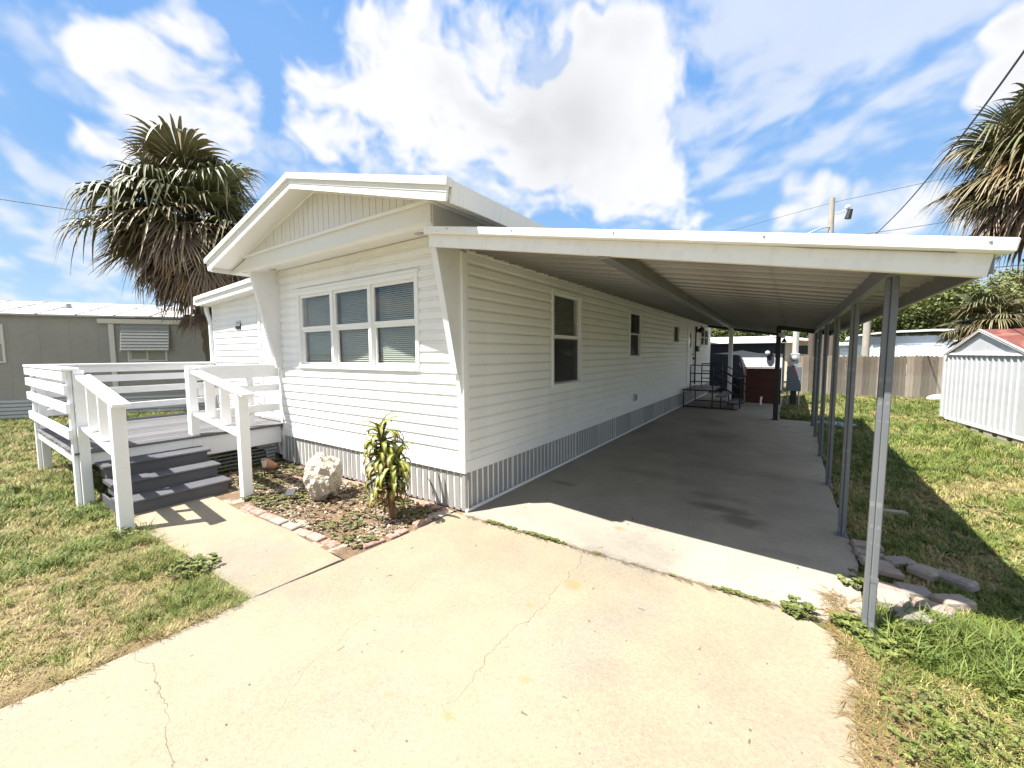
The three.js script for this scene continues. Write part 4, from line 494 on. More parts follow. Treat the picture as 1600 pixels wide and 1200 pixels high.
// ───────────── metal shed with rusty roof ─────────────
{ const S = thing('metal_shed', 'white ribbed metal shed with rusty red gable roof', 'shed'), a = V3(6.20, 0, -7.80), b = V3(5.80, 0, -10.5), dirv = b.clone().sub(a).normalize(), L = a.distanceTo(b), out = V3(dirv.z, 0, -dirv.x).multiplyScalar(1);
  // local frame: x from the near corner along the gable wall, z outwards (towards -x in the yard), y up
  if (out.x > 0) out.negate(); S.position.copy(a); const yaw = Math.atan2(-dirv.z, dirv.x); S.rotation.y = yaw; const zs = V3(0, 0, 1).applyAxisAngle(V3(0, 1, 0), yaw).dot(out) > 0 ? 1 : -1;
  const h = 1.56, hp = 2.06, y0 = .07, white = std(0xffffff, .45, { map: tex(512, 512, (u, v) => { const n = tn(u, v, 5, 5), s = ss(.62, .72, tn(u, v, 14, 4)) * .3; return [mix(.50, .36, s) * mix(.88, 1.06, n), mix(.515, .345, s) * mix(.88, 1.06, n), mix(.53, .33, s) * mix(.88, 1.06, n)]; }, true, .5) });
  const P = [[0, 0], [.05, 0], [.065, .022], [.10, .022], [.115, 0], [.185, 0]], pitch = .185, ribs = (n) => { const pos = [], pts = []; for (let i = 0; i < n; i++) for (const [u, w] of P.slice(0, 5)) pts.push([i * pitch + u, w]); pts.push([n * pitch, 0]); for (let i = 0; i + 1 < pts.length; i++) { const [p, wa] = pts[i], [q, wb] = pts[i + 1]; pos.push(p, y0, zs * wa, q, y0, zs * wb, q, h, zs * wb, p, y0, zs * wa, q, h, zs * wb, p, h, zs * wa); } const g = new THREE.BufferGeometry(); g.setAttribute('position', new THREE.Float32BufferAttribute(pos, 3)); g.computeVertexNormals(); return uvm(g); };
  const n = Math.floor((L - .3) / pitch), sheet = ribs(Math.ceil(n / 3)); for (let i = 0; i < 3; i++) mesh(S, 'wall_sheet', sheet, white, [.26 + i * Math.ceil(n / 3) * pitch, 0, zs * .002 * i]);
  mesh(S, 'corner_sheet', span(0, .25, y0, h, -.012, .012, .004), white); mesh(S, 'base_rail', span(0, L, y0 - .03, y0 + .03, -.02, .018, .004), M.trim); mesh(S, 'eave_trim', span(-.02, L + .02, h - .02, h + .03, zs > 0 ? -.01 : -.045, zs > 0 ? .045 : .01, .004), M.trim);
  mesh(S, 'gable_sheet', prism([[.02, h + .03], [L - .02, h + .03], [L * .56, hp - .02]], zs > 0 ? -.02 : -.01, zs > 0 ? .01 : .02, 'z'), white);
  const dz = -zs; mesh(S, 'front_wall', span(-.012, .012, y0, h - .05, Math.min(.02 * dz, 2.4 * dz), Math.max(.02 * dz, 2.4 * dz)), white); for (let k = 0; k < 8; k++) mesh(S, 'wall_rib', span(-.03, -.011, y0, h - .06, .16 * dz + k * .28 * dz - .02, .16 * dz + k * .28 * dz + .02), white); mesh(S, 'far_walls', mergeGeometries([span(L - .02, L, y0, h, Math.min(.02 * dz, 2.4 * dz), Math.max(.02 * dz, 2.4 * dz)), span(0, L, y0, h, Math.min(2.4 * dz, 2.42 * dz), Math.max(2.4 * dz, 2.42 * dz))]), white);
  const rust = std(0xffffff, .8, { map: tex(512, 512, (u, v) => { const n = tn(u, v, 5, 6), f = tn(u, v, 40, 3), p = ss(.6, .72, tn(u, v, 7, 5)); const c = [mix(.095, .17, n), mix(.026, .05, n), mix(.022, .036, n)]; return [mix(c[0], .28, p * .5) * mix(.8, 1.2, f), mix(c[1], .15, p * .5) * mix(.8, 1.2, f), mix(c[2], .11, p * .5) * mix(.8, 1.2, f)]; }, true, .45), bumpMap: bumpFine, bumpScale: .003 });
  const zi = zs * .07, zo = dz * 2.55, slope = (xa, ya, xb, yb) => { for (let k = 0; k < 4; k++) { const z0 = mix(zi, zo, k / 4), z1 = mix(zi, zo, (k + 1) / 4) ; mesh(S, 'roof_sheet', prism([[xa, ya], [xb, yb], [xb, yb + .016], [xa, ya + .016]], Math.min(z0, z1) + .004, Math.max(z0, z1) - .004, 'z'), rust); if (k) mesh(S, 'roof_seam', prism([[xa, ya + .017], [xb, yb + .017], [xb, yb + .04], [xa, ya + .04]], z0 - .012, z0 + .012, 'z'), rust); } };
  slope(-.10, h - .03, L * .56, hp); slope(L * .56, hp, L + .12, h - .02);
  mesh(S, 'rake_trim', beam([-.08, h - .01, zs * .05], [L * .56, hp + .0, zs * .05], .03, .05), M.trim); mesh(S, 'rake_trim', beam([L * .56, hp, zs * .05], [L + .1, h - .0, zs * .05], .03, .05), M.trim); mesh(S, 'roof_seam', beam([.0, h + .07, dz * .55], [L * .5, hp - .01, dz * .55], .02, .02), std(lin(.6, .5, .45), .7));
  for (let k = 0; k < 6; k++) mesh(S, 'block', bx(.28, .1, .2).translate(.2 + k * .45, .0, dz * .1), std(lin(.36, .34, .31), .95)); }

// ───────────── neighbours ─────────────
{ // grey home behind the deck: wall line from (-14.15, 1.95) to (-11.64, -1.76) and on both ways
  const a = V3(-14.15, 0, 1.95), d = V3(2.51, 0, -3.71).normalize(), N = thing('grey_mobile_home', 'grey panelled mobile home with worn white metal roof beyond the deck', 'mobile home', [a.x, 0, a.z], Math.atan2(-d.z, d.x));
  // local: x along the wall, z towards the deck
  const gw = std(0xffffff, .7, { map: tex(512, 512, (u, v) => { const n = tn(u, v, 4, 5), s = tn(u, v, 60, 2), k = mix(.88, 1.1, n) * mix(.94, 1.05, s); return [.32 * k, .298 * k, .275 * k]; }, true, .3) });
  const x0 = -7, x1 = 9; for (let x = x0, i = 0; x < x1; x += .3, i++) mesh(N, 'wall_panel', uvm(span(x + .0006, x + .2994, .5, 2.76, -.05, .0 + (i % 2) * .002)), gw); mesh(N, 'wall_core', span(x0, x1, .02, 2.74, -4, -.06), gw);
  for (let i = 0; i < 5; i++) mesh(N, 'skirt_slat', span(x0, x1, .02 + i * .1, .095 + i * .1, .0, .03, .004), std(lin(.46, .47, .50), .6)); mesh(N, 'skirt_backing', span(x0, x1, 0, .5, -.05, -.005), gw);
  const rt = std(0xffffff, .55, { map: tex(512, 512, (u, v) => { const n = fbm(u * 6, v * 24, 5), m = tn(u, v, 6, 5), k = ss(.48, .7, n * .6 + m * .4); return [mix(.50, .23, k), mix(.49, .21, k), mix(.475, .18, k)]; }, true, .35) });
  for (let x = x0 - .2; x < x1; x += .8) mesh(N, 'roof_sheet', prism([[.10, 2.70], [-2.0, 3.24], [-2.0, 3.27], [.10, 2.745]], x + .004, x + .797, 'x'), rt), mesh(N, 'roof_seam', prism([[.10, 2.745], [-2.0, 3.27], [-2.0, 3.29], [.10, 2.765]], x - .012, x + .012, 'x'), rt);
  mesh(N, 'far_roof', prism([[-2.0, 3.24], [-4.1, 2.7], [-4.1, 2.74], [-2.0, 3.27]], x0, x1, 'x'), rt); mesh(N, 'gutter', span(2.03, x1, 2.53, 2.66, .0, .10, .012), std(lin(.62, .57, .49), .5)); mesh(N, 'downspout', span(2.24, 2.36, .5, 2.53, .005, .06, .008), std(lin(.60, .58, .55), .5)); mesh(N, 'roof_vent', new THREE.CylinderGeometry(.06, .07, .16, 10).translate(.95, 3.06, -1.0), M.metal);
  // window with a hinged shutter propped over it
  const wn = windowUnit(N, [3.06, 1.47, .005], 0, .90, .42, { blind: false, dark: true, trim: .045, slider: true, mat: std(lin(.58, .57, .54), .5) });
  mesh(N, 'shutter', cbox(1.1, .78, .03, .006).rotateX(-.18), std(0xffffff, .6, { map: tex(256, 256, (u, v) => { const k = mix(.8, 1.05, tn(u, v, 4, 4)); return [.30 * k, .30 * k, .29 * k]; }) }), [3.06, 2.15, .11]); for (let i = 0; i < 9; i++) mesh(N, 'shutter_slat', cbox(1.08, .012, .008, .003).rotateX(-.18), std(lin(.31, .31, .30), .6), [3.06, 1.81 + i * .085, .193 - (.0155 * i)]);
  windowUnit(N, [-.35, 1.47, .005], 0, .95, 1.0, { blind: false, dark: true, mat: std(lin(.62, .60, .55), .5) });
  // pale blue home beyond the fence
  const B = thing('pale_blue_home', 'pale blue and white home with arched white roof beyond the fence', 'mobile home', [0, 0, -24.2]), pb = std(0xffffff, .6, { map: paintTex(.62, .70, .78, .1) }), band = std(lin(.33, .38, .46), .6);
  for (let x = 5.5; x < 11; x += .3) mesh(B, 'wall_panel', span(x + .004, x + .296, .1, 1.98, -.04, (Math.round(x / .3) % 2) * .012), pb); mesh(B, 'core', span(5.5, 11, 0, 2.3, -4, -.05), pb); mesh(B, 'upper_band', span(5.48, 11.02, 1.98, 2.36, -.05, .05), band);
  mesh(B, 'roof', prism([[5.35, 2.28], [5.5, 2.40], [6.6, 2.52], [8.2, 2.56], [9.8, 2.52], [11.2, 2.38], [11.2, 2.47], [9.8, 2.61], [8.2, 2.65], [6.6, 2.61], [5.4, 2.47]], -4.2, .3, 'z'), M.panTop); windowUnit(B, [8.25, 1.45, .01], 0, .75, .52, { blind: false, dark: true }); mesh(B, 'awning', span(8.9, 10.1, 2.05, 2.11, 0, .5, .01), M.trim); mesh(B, 'door_frame', span(9.15, 9.6, .3, 2.0, .012, .05, .004), std(lin(.42, .50, .56), .5)); mesh(B, 'porch_roof', span(7.2, 8.9, 1.36, 1.43, .2, 1.2, .01), M.trim); mesh(B, 'porch_wall', span(7.25, 8.85, 0, 1.36, .3, .4), pb);
  windowUnit(B, [5.95, 1.3, .012], 0, .3, .8, { blind: false, dark: true });
  const W2 = thing('low_white_home', 'low white home with flat roof between fence and pale blue home', 'mobile home', [0, 0, -26]); mesh(W2, 'wall', span(4.3, 5.75, 0, 1.95, -3, 0), pb); mesh(W2, 'roof', span(4.1, 5.9, 1.95, 2.12, -3.2, .3, .01), M.panTop); windowUnit(W2, [5.2, 1.3, .01], 0, .5, .5, { blind: false, dark: true }); mesh(W2, 'porch_post', span(4.75, 4.85, 0, 1.95, .1, .2), M.trim);
  // homes far behind the carport
  const R = thing('white_gabled_home', 'white home with broad white gable roof seen behind the outbuilding', 'house', [0, 0, -27]); mesh(R, 'wall', span(-5, 2.2, 0, 2.15, -5, 0), pb); mesh(R, 'roof_slope', prism([[.5, 2.1], [-2.5, 2.62], [-2.5, 2.68], [.5, 2.16]], -5.4, 2.0, 'x'), M.panTop); mesh(R, 'roof_slope', prism([[-2.5, 2.62], [-5.5, 2.1], [-5.5, 2.16], [-2.5, 2.68]], -5.4, 2.0, 'x'), M.panTop); mesh(R, 'gable_wall', prism([[.0, 2.15], [-2.5, 2.6], [-5, 2.15]], 2.2, 2.24, 'x'), pb); mesh(R, 'dormer', prism([[1.1, 2.2], [1.6, 2.75], [2.1, 2.2]], -2.4, -.9, 'z'), M.panTop); windowUnit(R, [-1, 1.2, .01], 0, 1.0, .9, { blind: false, dark: true });
  const R2 = thing('tan_house', 'tan house with reddish eave line beyond the fence', 'house', [0, 0, -24]); mesh(R2, 'wall', span(2.2, 4.2, 0, 2.15, -3, 0), std(lin(.55, .49, .40), .8)); mesh(R2, 'roof', prism([[1.9, 2.45], [4.5, 2.05], [4.5, 2.15], [1.9, 2.56]], -3.3, .5, 'z'), M.panTop); mesh(R2, 'eave', prism([[1.9, 2.30], [3.4, 2.16], [3.4, 2.22], [1.9, 2.44]], .5, .55, 'z'), std(lin(.36, .20, .17), .7)); mesh(R2, 'window_pane', span(2.9, 3.6, 1.5, 1.95, 0, .02), M.screen); }

// ───────────── poles and wires ─────────────
{ const pw = std(0xffffff, .95, { map: tex(64, 256, (u, v) => { const k = mix(.7, 1.15, fbm(u * 20, v * 5, 4)); return [.36 * k, .33 * k, .29 * k]; }, true, 1) });
  const A = thing('utility_pole', 'tall weathered utility pole with arm and transformer above the carport', 'utility pole', [4.05, 0, -22]); mesh(A, 'pole', uvm(new THREE.CylinderGeometry(.11, .16, 8.9, 12).translate(0, 4.45, 0)), pw); mesh(A, 'bracket_arm', tube([[.05, 8.15, 0], [.35, 8.2, .0], [.65, 8.3, 0]], .025), M.metal); mesh(A, 'lamp_head', new THREE.CylinderGeometry(.10, .13, .42, 12).rotateZ(-.2).translate(.66, 8.05, 0), M.dark); mesh(A, 'insulator', new THREE.SphereGeometry(.11, 10, 8).translate(.6, 8.38, 0), M.trim); mesh(A, 'luminaire_arm', tube([[-.05, 7.55, .1], [-.4, 7.5, .3], [-.95, 7.3, .4]], .03), M.metal); mesh(A, 'luminaire', cbox(.4, .1, .22, .03).translate(-.95, 7.28, .4), M.metal);
  const Bp = thing('service_pole', 'shorter grey service pole standing behind the board fence', 'utility pole', [5.25, 0, -19]); mesh(Bp, 'pole', uvm(new THREE.CylinderGeometry(.10, .14, 6.3, 12).translate(0, 3.15, 0)), pw); mesh(Bp, 'insulator', new THREE.SphereGeometry(.06, 8, 6).translate(.08, 6.2, .1), M.trim);
  const wire = (n, label, pts, r) => one(n, tube(pts, r, 5, 40), M.dark, null, null, label, 'wire');
  wire('service_wire', 'thick twisted service wire slanting down to the service pole', [[5.2, 6.15, -19], [5.25, 5.75, -12], [5.2, 5.75, -5], [4.9, 6.2, 2], [4.6, 6.7, 6]], .016);
  wire('power_line', 'thin power line running off from the tall utility pole', [[4.05, 8.7, -22], [9, 8.75, -21], [18, 9.3, -19]], .010); wire('power_line', 'thin power line sagging away behind the carport roof', [[4.05, 8.7, -22], [-3, 8.35, -24], [-14, 8.4, -27]], .009);
  wire('phone_line', 'lower pair of black lines by the big palm trunk, upper one', [[4.1, 6.0, -22], [9, 5.35, -20], [18, 5.6, -17]], .016); wire('phone_line', 'lower pair of black lines by the big palm trunk, lower one', [[4.1, 5.4, -22], [9, 4.75, -20], [18, 4.9, -17]], .016); wire('phone_line', 'single black line below the fascia end, above the far trees', [[4.1, 7.0, -22], [9, 6.75, -20], [18, 7.2, -17]], .012);
  wire('street_wire', 'thin wire passing behind the shaggy palm crown above the grey home', [[-30, 8.1, 14], [-20.5, 7.0, 3.5], [-14, 6.1, -4.5], [-8, 6.0, -13]], .014); }

// ───────────── cabbage palms ─────────────
const leafTex = (a, b, c) => tex(64, 256, (u, v) => { const n = fbm(u * 9, v * 14, 4), t = ss(.45, .95, v + (n - .5) * .5) * .75; return [mix(mix(a[0], b[0], n), c[0], t), mix(mix(a[1], b[1], n), c[1], t), mix(mix(a[2], b[2], n), c[2], t)]; });
const PM = [leafTex([.045, .06, .02], [.09, .105, .035], [.20, .17, .08]), leafTex([.06, .062, .022], [.12, .105, .04], [.30, .22, .11]), leafTex([.13, .085, .03], [.24, .14, .045], [.30, .20, .11]), leafTex([.085, .06, .042], [.17, .12, .08], [.32, .25, .18])].map((t, i) => i < 2 ? new THREE.MeshPhysicalMaterial({ map: t, roughness: .5, side: THREE.DoubleSide, transmission: .1, thickness: 0 }) : std(0xffffff, .8, { map: t }));
function frondGeo(el, o) { // leaf in the x-y plane, stalk from the origin at elevation el; o: stalk, R, N, spread, sag, fold
  const pos = [], uv = [], ix = []; const d = [Math.cos(el), Math.sin(el)], stalk = o.stalk, sg = o.ssag; let hx = d[0] * stalk, hy = d[1] * stalk - sg * stalk * stalk;
  const quadstrip = (pts, w, v0, v1, nrm) => {}; const n = 7; // stalk as a flat tapering tri-strip
  for (let i = 0; i <= n; i++) { const t = i / n, x = d[0] * stalk * t, y = d[1] * stalk * t - sg * stalk * stalk * t * t, w = mix(.03, .014, t); for (const s of [-1, 1]) { pos.push(x, y, s * w); uv.push(.5 + s * .1, .1); } if (i < n) { const a = i * 2; ix.push(a, a + 2, a + 1, a + 1, a + 2, a + 3); } }
  const e2 = Math.atan2(d[1] - 2 * sg * stalk, d[0]) - o.bend, D = [Math.cos(e2), Math.sin(e2)], Nn = [-D[1], D[0]];
  for (let k = 0; k < o.N; k++) { const f = (k + .5) / o.N * 2 - 1, an = f * o.spread, ca = Math.cos(an), sa = Math.sin(an), R = o.R * (1 - .28 * Math.abs(f)) * rr(.86, 1.08), sag = o.sag * rr(.7, 1.5), hw = Math.tan(o.spread / o.N) * o.R * .52, base = pos.length / 3, st = 8, jit = rr(-.04, .04), curl = rr(-.15, .15), kink = rnd() < o.break ? rr(.45, .8) : 2;
    for (let i = 0; i <= st; i++) { const t = i / st, r = t * R, hinge = Math.pow(Math.abs(sa), 1.5) * o.cup; let x = hx + D[0] * ca * r + Nn[0] * hinge * r, y = hy + D[1] * ca * r + Nn[1] * hinge * r, z = sa * r; const tip = Math.max(0, t - .48) * R, dr = sag * .45 * r * r + sag * o.tip * tip * tip + (t > kink ? (t - kink) * R * .9 : 0); y -= dr; const shrink = 1 / Math.sqrt(1 + Math.pow(sag * .5 * r + sag * o.tip * tip * .8, 2)); x = mix(hx, x, mix(1, shrink, .7)); z *= mix(1, shrink, .7); x += curl * r * r * .2; z += jit * r;
      const w = (t < .5 ? hw * (t / .5) : hw * (1 - Math.pow((t - .5) / .5, 1.1))) * (i === st ? 0 : 1) + .0015; for (const s of [-1, 0, 1]) { const px = -sa * s * w, pl = s === 0 ? -o.fold * w : 0; pos.push(x + D[0] * px + Nn[0] * pl, y + D[1] * px + Nn[1] * pl, z + ca * s * w); uv.push(.5 + s * .4, t); } if (i < st) for (const q of [0, 1]) { const a = base + i * 3 + q, b = a + 1, c = a + 3, e = a + 4; ix.push(a, c, b, b, c, e); } } }
  const g = new THREE.BufferGeometry(); g.setAttribute('position', new THREE.Float32BufferAttribute(pos, 3)); g.setAttribute('uv', new THREE.Float32BufferAttribute(uv, 2)); g.setIndex(ix); g.computeVertexNormals(); return g; }
const FR = { live: [], dead: [] };
for (const el of [1.15, .85, .6, .35, .1, -.15]) for (let k = 0; k < 3; k++) FR.live.push([el, frondGeo(el, { stalk: rr(.45, .85), ssag: .08, R: rr(.75, .95), N: 42, spread: 2.05, tip: rr(2, 5.5), sag: rr(.12, .36), bend: rr(-.1, .4), cup: rr(.15, .4), fold: .55, break: .25 })]);
for (const el of [.0, -.3, -.55, -.85]) for (let k = 0; k < 3; k++) FR.dead.push([el, frondGeo(el, { stalk: rr(.4, .75), ssag: .18, R: rr(.55, .75), N: 36, spread: 1.75, tip: rr(.8, 2.2), sag: rr(.25, .6), bend: rr(-.15, .35), cup: .1, fold: .8, break: .5 })]);
const bootM = std(0xffffff, .95, { map: tex(128, 256, (u, v) => { const k = mix(.5, 1.2, fbm(u * 12, v * 24, 4)); return [.15 * k, .115 * k, .085 * k]; }) });
function palm(name, label, foot, top, sc, nl, nd, extra, lowest = 1) {
  const T = thing(name, label, 'palm tree', foot), tp = V3(...top), pts = [[0, -.1, 0], [tp.x * .25, tp.y * .35, tp.z * .25], [tp.x * .7, tp.y * .75, tp.z * .7], [tp.x, tp.y, tp.z]];
  const cv = new THREE.CatmullRomCurve3(pts.map((p) => V3(...p))), tg = new THREE.TubeGeometry(cv, 40, .19, 12), tpz = tg.attributes.position; for (let i = 0; i < tpz.count; i++) { const y = tpz.getY(i), c = cv.getPoint(Math.min(1, Math.max(0, y / tp.y))); const k = 1 + (fbm(Math.atan2(tpz.getZ(i) - c.z, tpz.getX(i) - c.x) * 2, y * 9, 3) - .5) * .5; tpz.setX(i, c.x + (tpz.getX(i) - c.x) * k); tpz.setZ(i, c.z + (tpz.getZ(i) - c.z) * k); } tg.computeVertexNormals(); mesh(T, 'trunk', tg, bootM);
  const bg = cbox(.09, .34, .05, .01); for (let i = 0; i < 60; i++) { const t = mix(.45, 1, i / 60), c = cv.getPoint(t), a = i * 2.4; mesh(T, 'leaf_boot', bg, bootM, [c.x + Math.cos(a) * .21, c.y + rr(-.05, .05), c.z + Math.sin(a) * .21], [Math.sin(a) * .5, 0, -Math.cos(a) * .5]); }
  const put1 = (list, i, n, mat, y) =>  { const [el, g] = list[i]; const m = mesh(T, 'frond', g, mat, [tp.x, tp.y + y, tp.z], [rr(-.3, .3), n * 2.39996 + rr(-.45, .45), rr(-.26, .26)]); const q = sc * rr(.72, 1.12); m.scale.set(q, q, q); return m; };
  for (let i = 0; i < nl; i++) { const k = Math.min(17, Math.floor(Math.pow(i / nl, .85) * 18)); put1(FR.live, k, i, PM[i > nl * .62 ? (i % 3 ? 1 : 0) : i % 5 ? 0 : 1], mix(.25, -.15, i / nl) * sc); }
  for (let i = 0; i < nd; i++) { const k = Math.min(11, Math.floor(i / nd * 12 * lowest)); put1(FR.dead, k, i * 1.7 + 3, PM[i % 7 === 0 ? 2 : i < nd * .3 && i % 3 ? 1 : 3], mix(.0, -.3, i / nd) * sc); }
  if (extra) extra(T, tp, put1); return T;
}
palm('cabbage_palm', 'shaggy cabbage palm with brown hanging skirt behind the deck', [-9.15, 0, -1.15], [.04, 4.62, .42], 1.45, 64, 84, (T, tp) => { for (let i = 0; i < 9; i++) { const m = mesh(T, 'frond', FR.dead[6 + i % 6][1], PM[3], [tp.x * .8, tp.y - 1.75, tp.z * .8], [0, i * .75 + 1.6, 0]); m.scale.setScalar(.7); } });
palm('cabbage_palm', 'big cabbage palm with drooping tan fronds beyond the shed', [7.6, 0, -12.1], [-.05, 5.95, 0], 1.5, 62, 56, null, .75);
palm('cabbage_palm', 'low yellow green palm with full crown behind the shed roof', [8.35, 0, -18], [0, 2.5, 0], .95, 44, 22);

// ───────────── background trees ─────────────
{ const lm = [[.09, .115, .028], [.125, .145, .038], [.155, .165, .055], [.075, .10, .028]].map(([r, g, b]) => new THREE.MeshStandardMaterial({ color: lin(r, g, b), roughness: .7, side: THREE.DoubleSide })), bark = std(lin(.10, .08, .065), .95), thinM = std(lin(.22, .19, .16), .9);
  const crown = (n, R, ry, leaf, lobes) => { const pos = [], C = []; for (let i = 0; i < lobes; i++) { const a = rr(0, 6.28), q = Math.sqrt(rnd()); C.push([Math.cos(a) * q * R * .7, rr(-.6, .75) * ry, Math.sin(a) * q * R * .7, rr(.28, .5) * R]); }
    for (let i = 0; i < n; i++) { const c = C[Math.floor(rnd() * lobes)], u = rr(-1, 1), a = rr(0, 6.28), s = Math.sqrt(1 - u * u), r = c[3] * Math.pow(rnd(), .35) * rr(.9, 1.12), x = c[0] + Math.cos(a) * s * r, y = c[1] + u * r * .8, z = c[2] + Math.sin(a) * s * r; for (let k = 0; k < 2; k++) { const t1 = V3(rr(-1, 1), rr(-.6, .6), rr(-1, 1)).normalize().multiplyScalar(leaf * rr(.6, 1.3)), t2 = V3(rr(-1, 1), rr(-1, 1), rr(-1, 1)).normalize().multiplyScalar(leaf * rr(.3, .6)); pos.push(x, y, z, x + t1.x + t2.x, y + t1.y + t2.y, z + t1.z + t2.z, x + t1.x - t2.x, y + t1.y - t2.y, z + t1.z - t2.z); } }
    const g = new THREE.BufferGeometry(); g.setAttribute('position', new THREE.Float32BufferAttribute(pos, 3)); g.computeVertexNormals(); return g; };
  const kinds = [crown(15000, 3.4, 2.3, .17, 16), crown(15000, 3.2, 2.7, .155, 14), crown(12000, 2.8, 2.2, .16, 12), crown(1500, 2.6, 2.2, .13, 12)];
  const tree = (x, z, h, s, k, m, label, group) => { const T = thing('background_tree', label, 'tree', [x, 0, z], rr(0, 6), group), cr = mesh(T, 'crown', kinds[k], m, [0, h * 1.2, 0]); cr.scale.set(s * 1.15, s * 1.25, s * 1.15); mesh(T, 'trunk', new THREE.CylinderGeometry(.10 * s, .2 * s, h, 8).translate(0, h / 2, 0), bark); for (let i = 0; i < 6; i++) { const a = i * 1.05 + rr(-.3, .3); mesh(T, 'limb', tube([[0, h * .6, 0], [Math.cos(a) * s * .7, h * .85, Math.sin(a) * s * .7], [Math.cos(a) * s * 1.6, h + rr(.0, 1) * s, Math.sin(a) * s * 1.6]], .05 * s, 5, 8), bark); } };
  const gl = 'dense green tree in the row standing beyond the homes';
  [[-6, -40, 1.9, .95, 0, 1], [-2, -42, 1.8, .9, 2, 0], [1.5, -40, 1.7, .9, 1, 3], [4.5, -36, 1.7, .9, 0, 0], [7.2, -36, 2.0, .95, 1, 1], [9.4, -34, 2.4, .95, 0, 0], [11.6, -33, 2.5, 1.0, 2, 1], [13.6, -32, 2.5, 1.0, 1, 2], [16, -31, 2.6, 1.0, 0, 0], [19, -29, 2.8, 1.1, 2, 1], [3.2, -34, 1.4, .7, 2, 3], [22, -26, 3, 1.1, 1, 0]].forEach(([x, z, h, s, k, m]) => tree(x, z, h, s, k, lm[m], gl, 'trees beyond the homes'));
  tree(12.2, -33.5, 3.7, .75, 3, thinM, 'sparse nearly bare grey tree rising over the green row'); tree(-24.5, 5.0, 3.6, .6, 2, lm[0], 'leafy tree rising behind the grey home roof'); tree(-17, -12, 2.6, .5, 1, lm[3], 'small tree top peeping over the grey home beside the palm');
  for (const [x, z] of [[3.95, -20.5], [4.35, -23.3], [3.55, -21.3]]) one('bare_trunk', uvm(new THREE.CylinderGeometry(.10, .15, 6, 10).translate(0, 3, 0)), bark, [x, 0, z], [0, 0, rr(-.03, .03)], 'plain brown tree trunk standing among the poles behind the fence', 'tree trunk', 'trunks behind the fence'); }

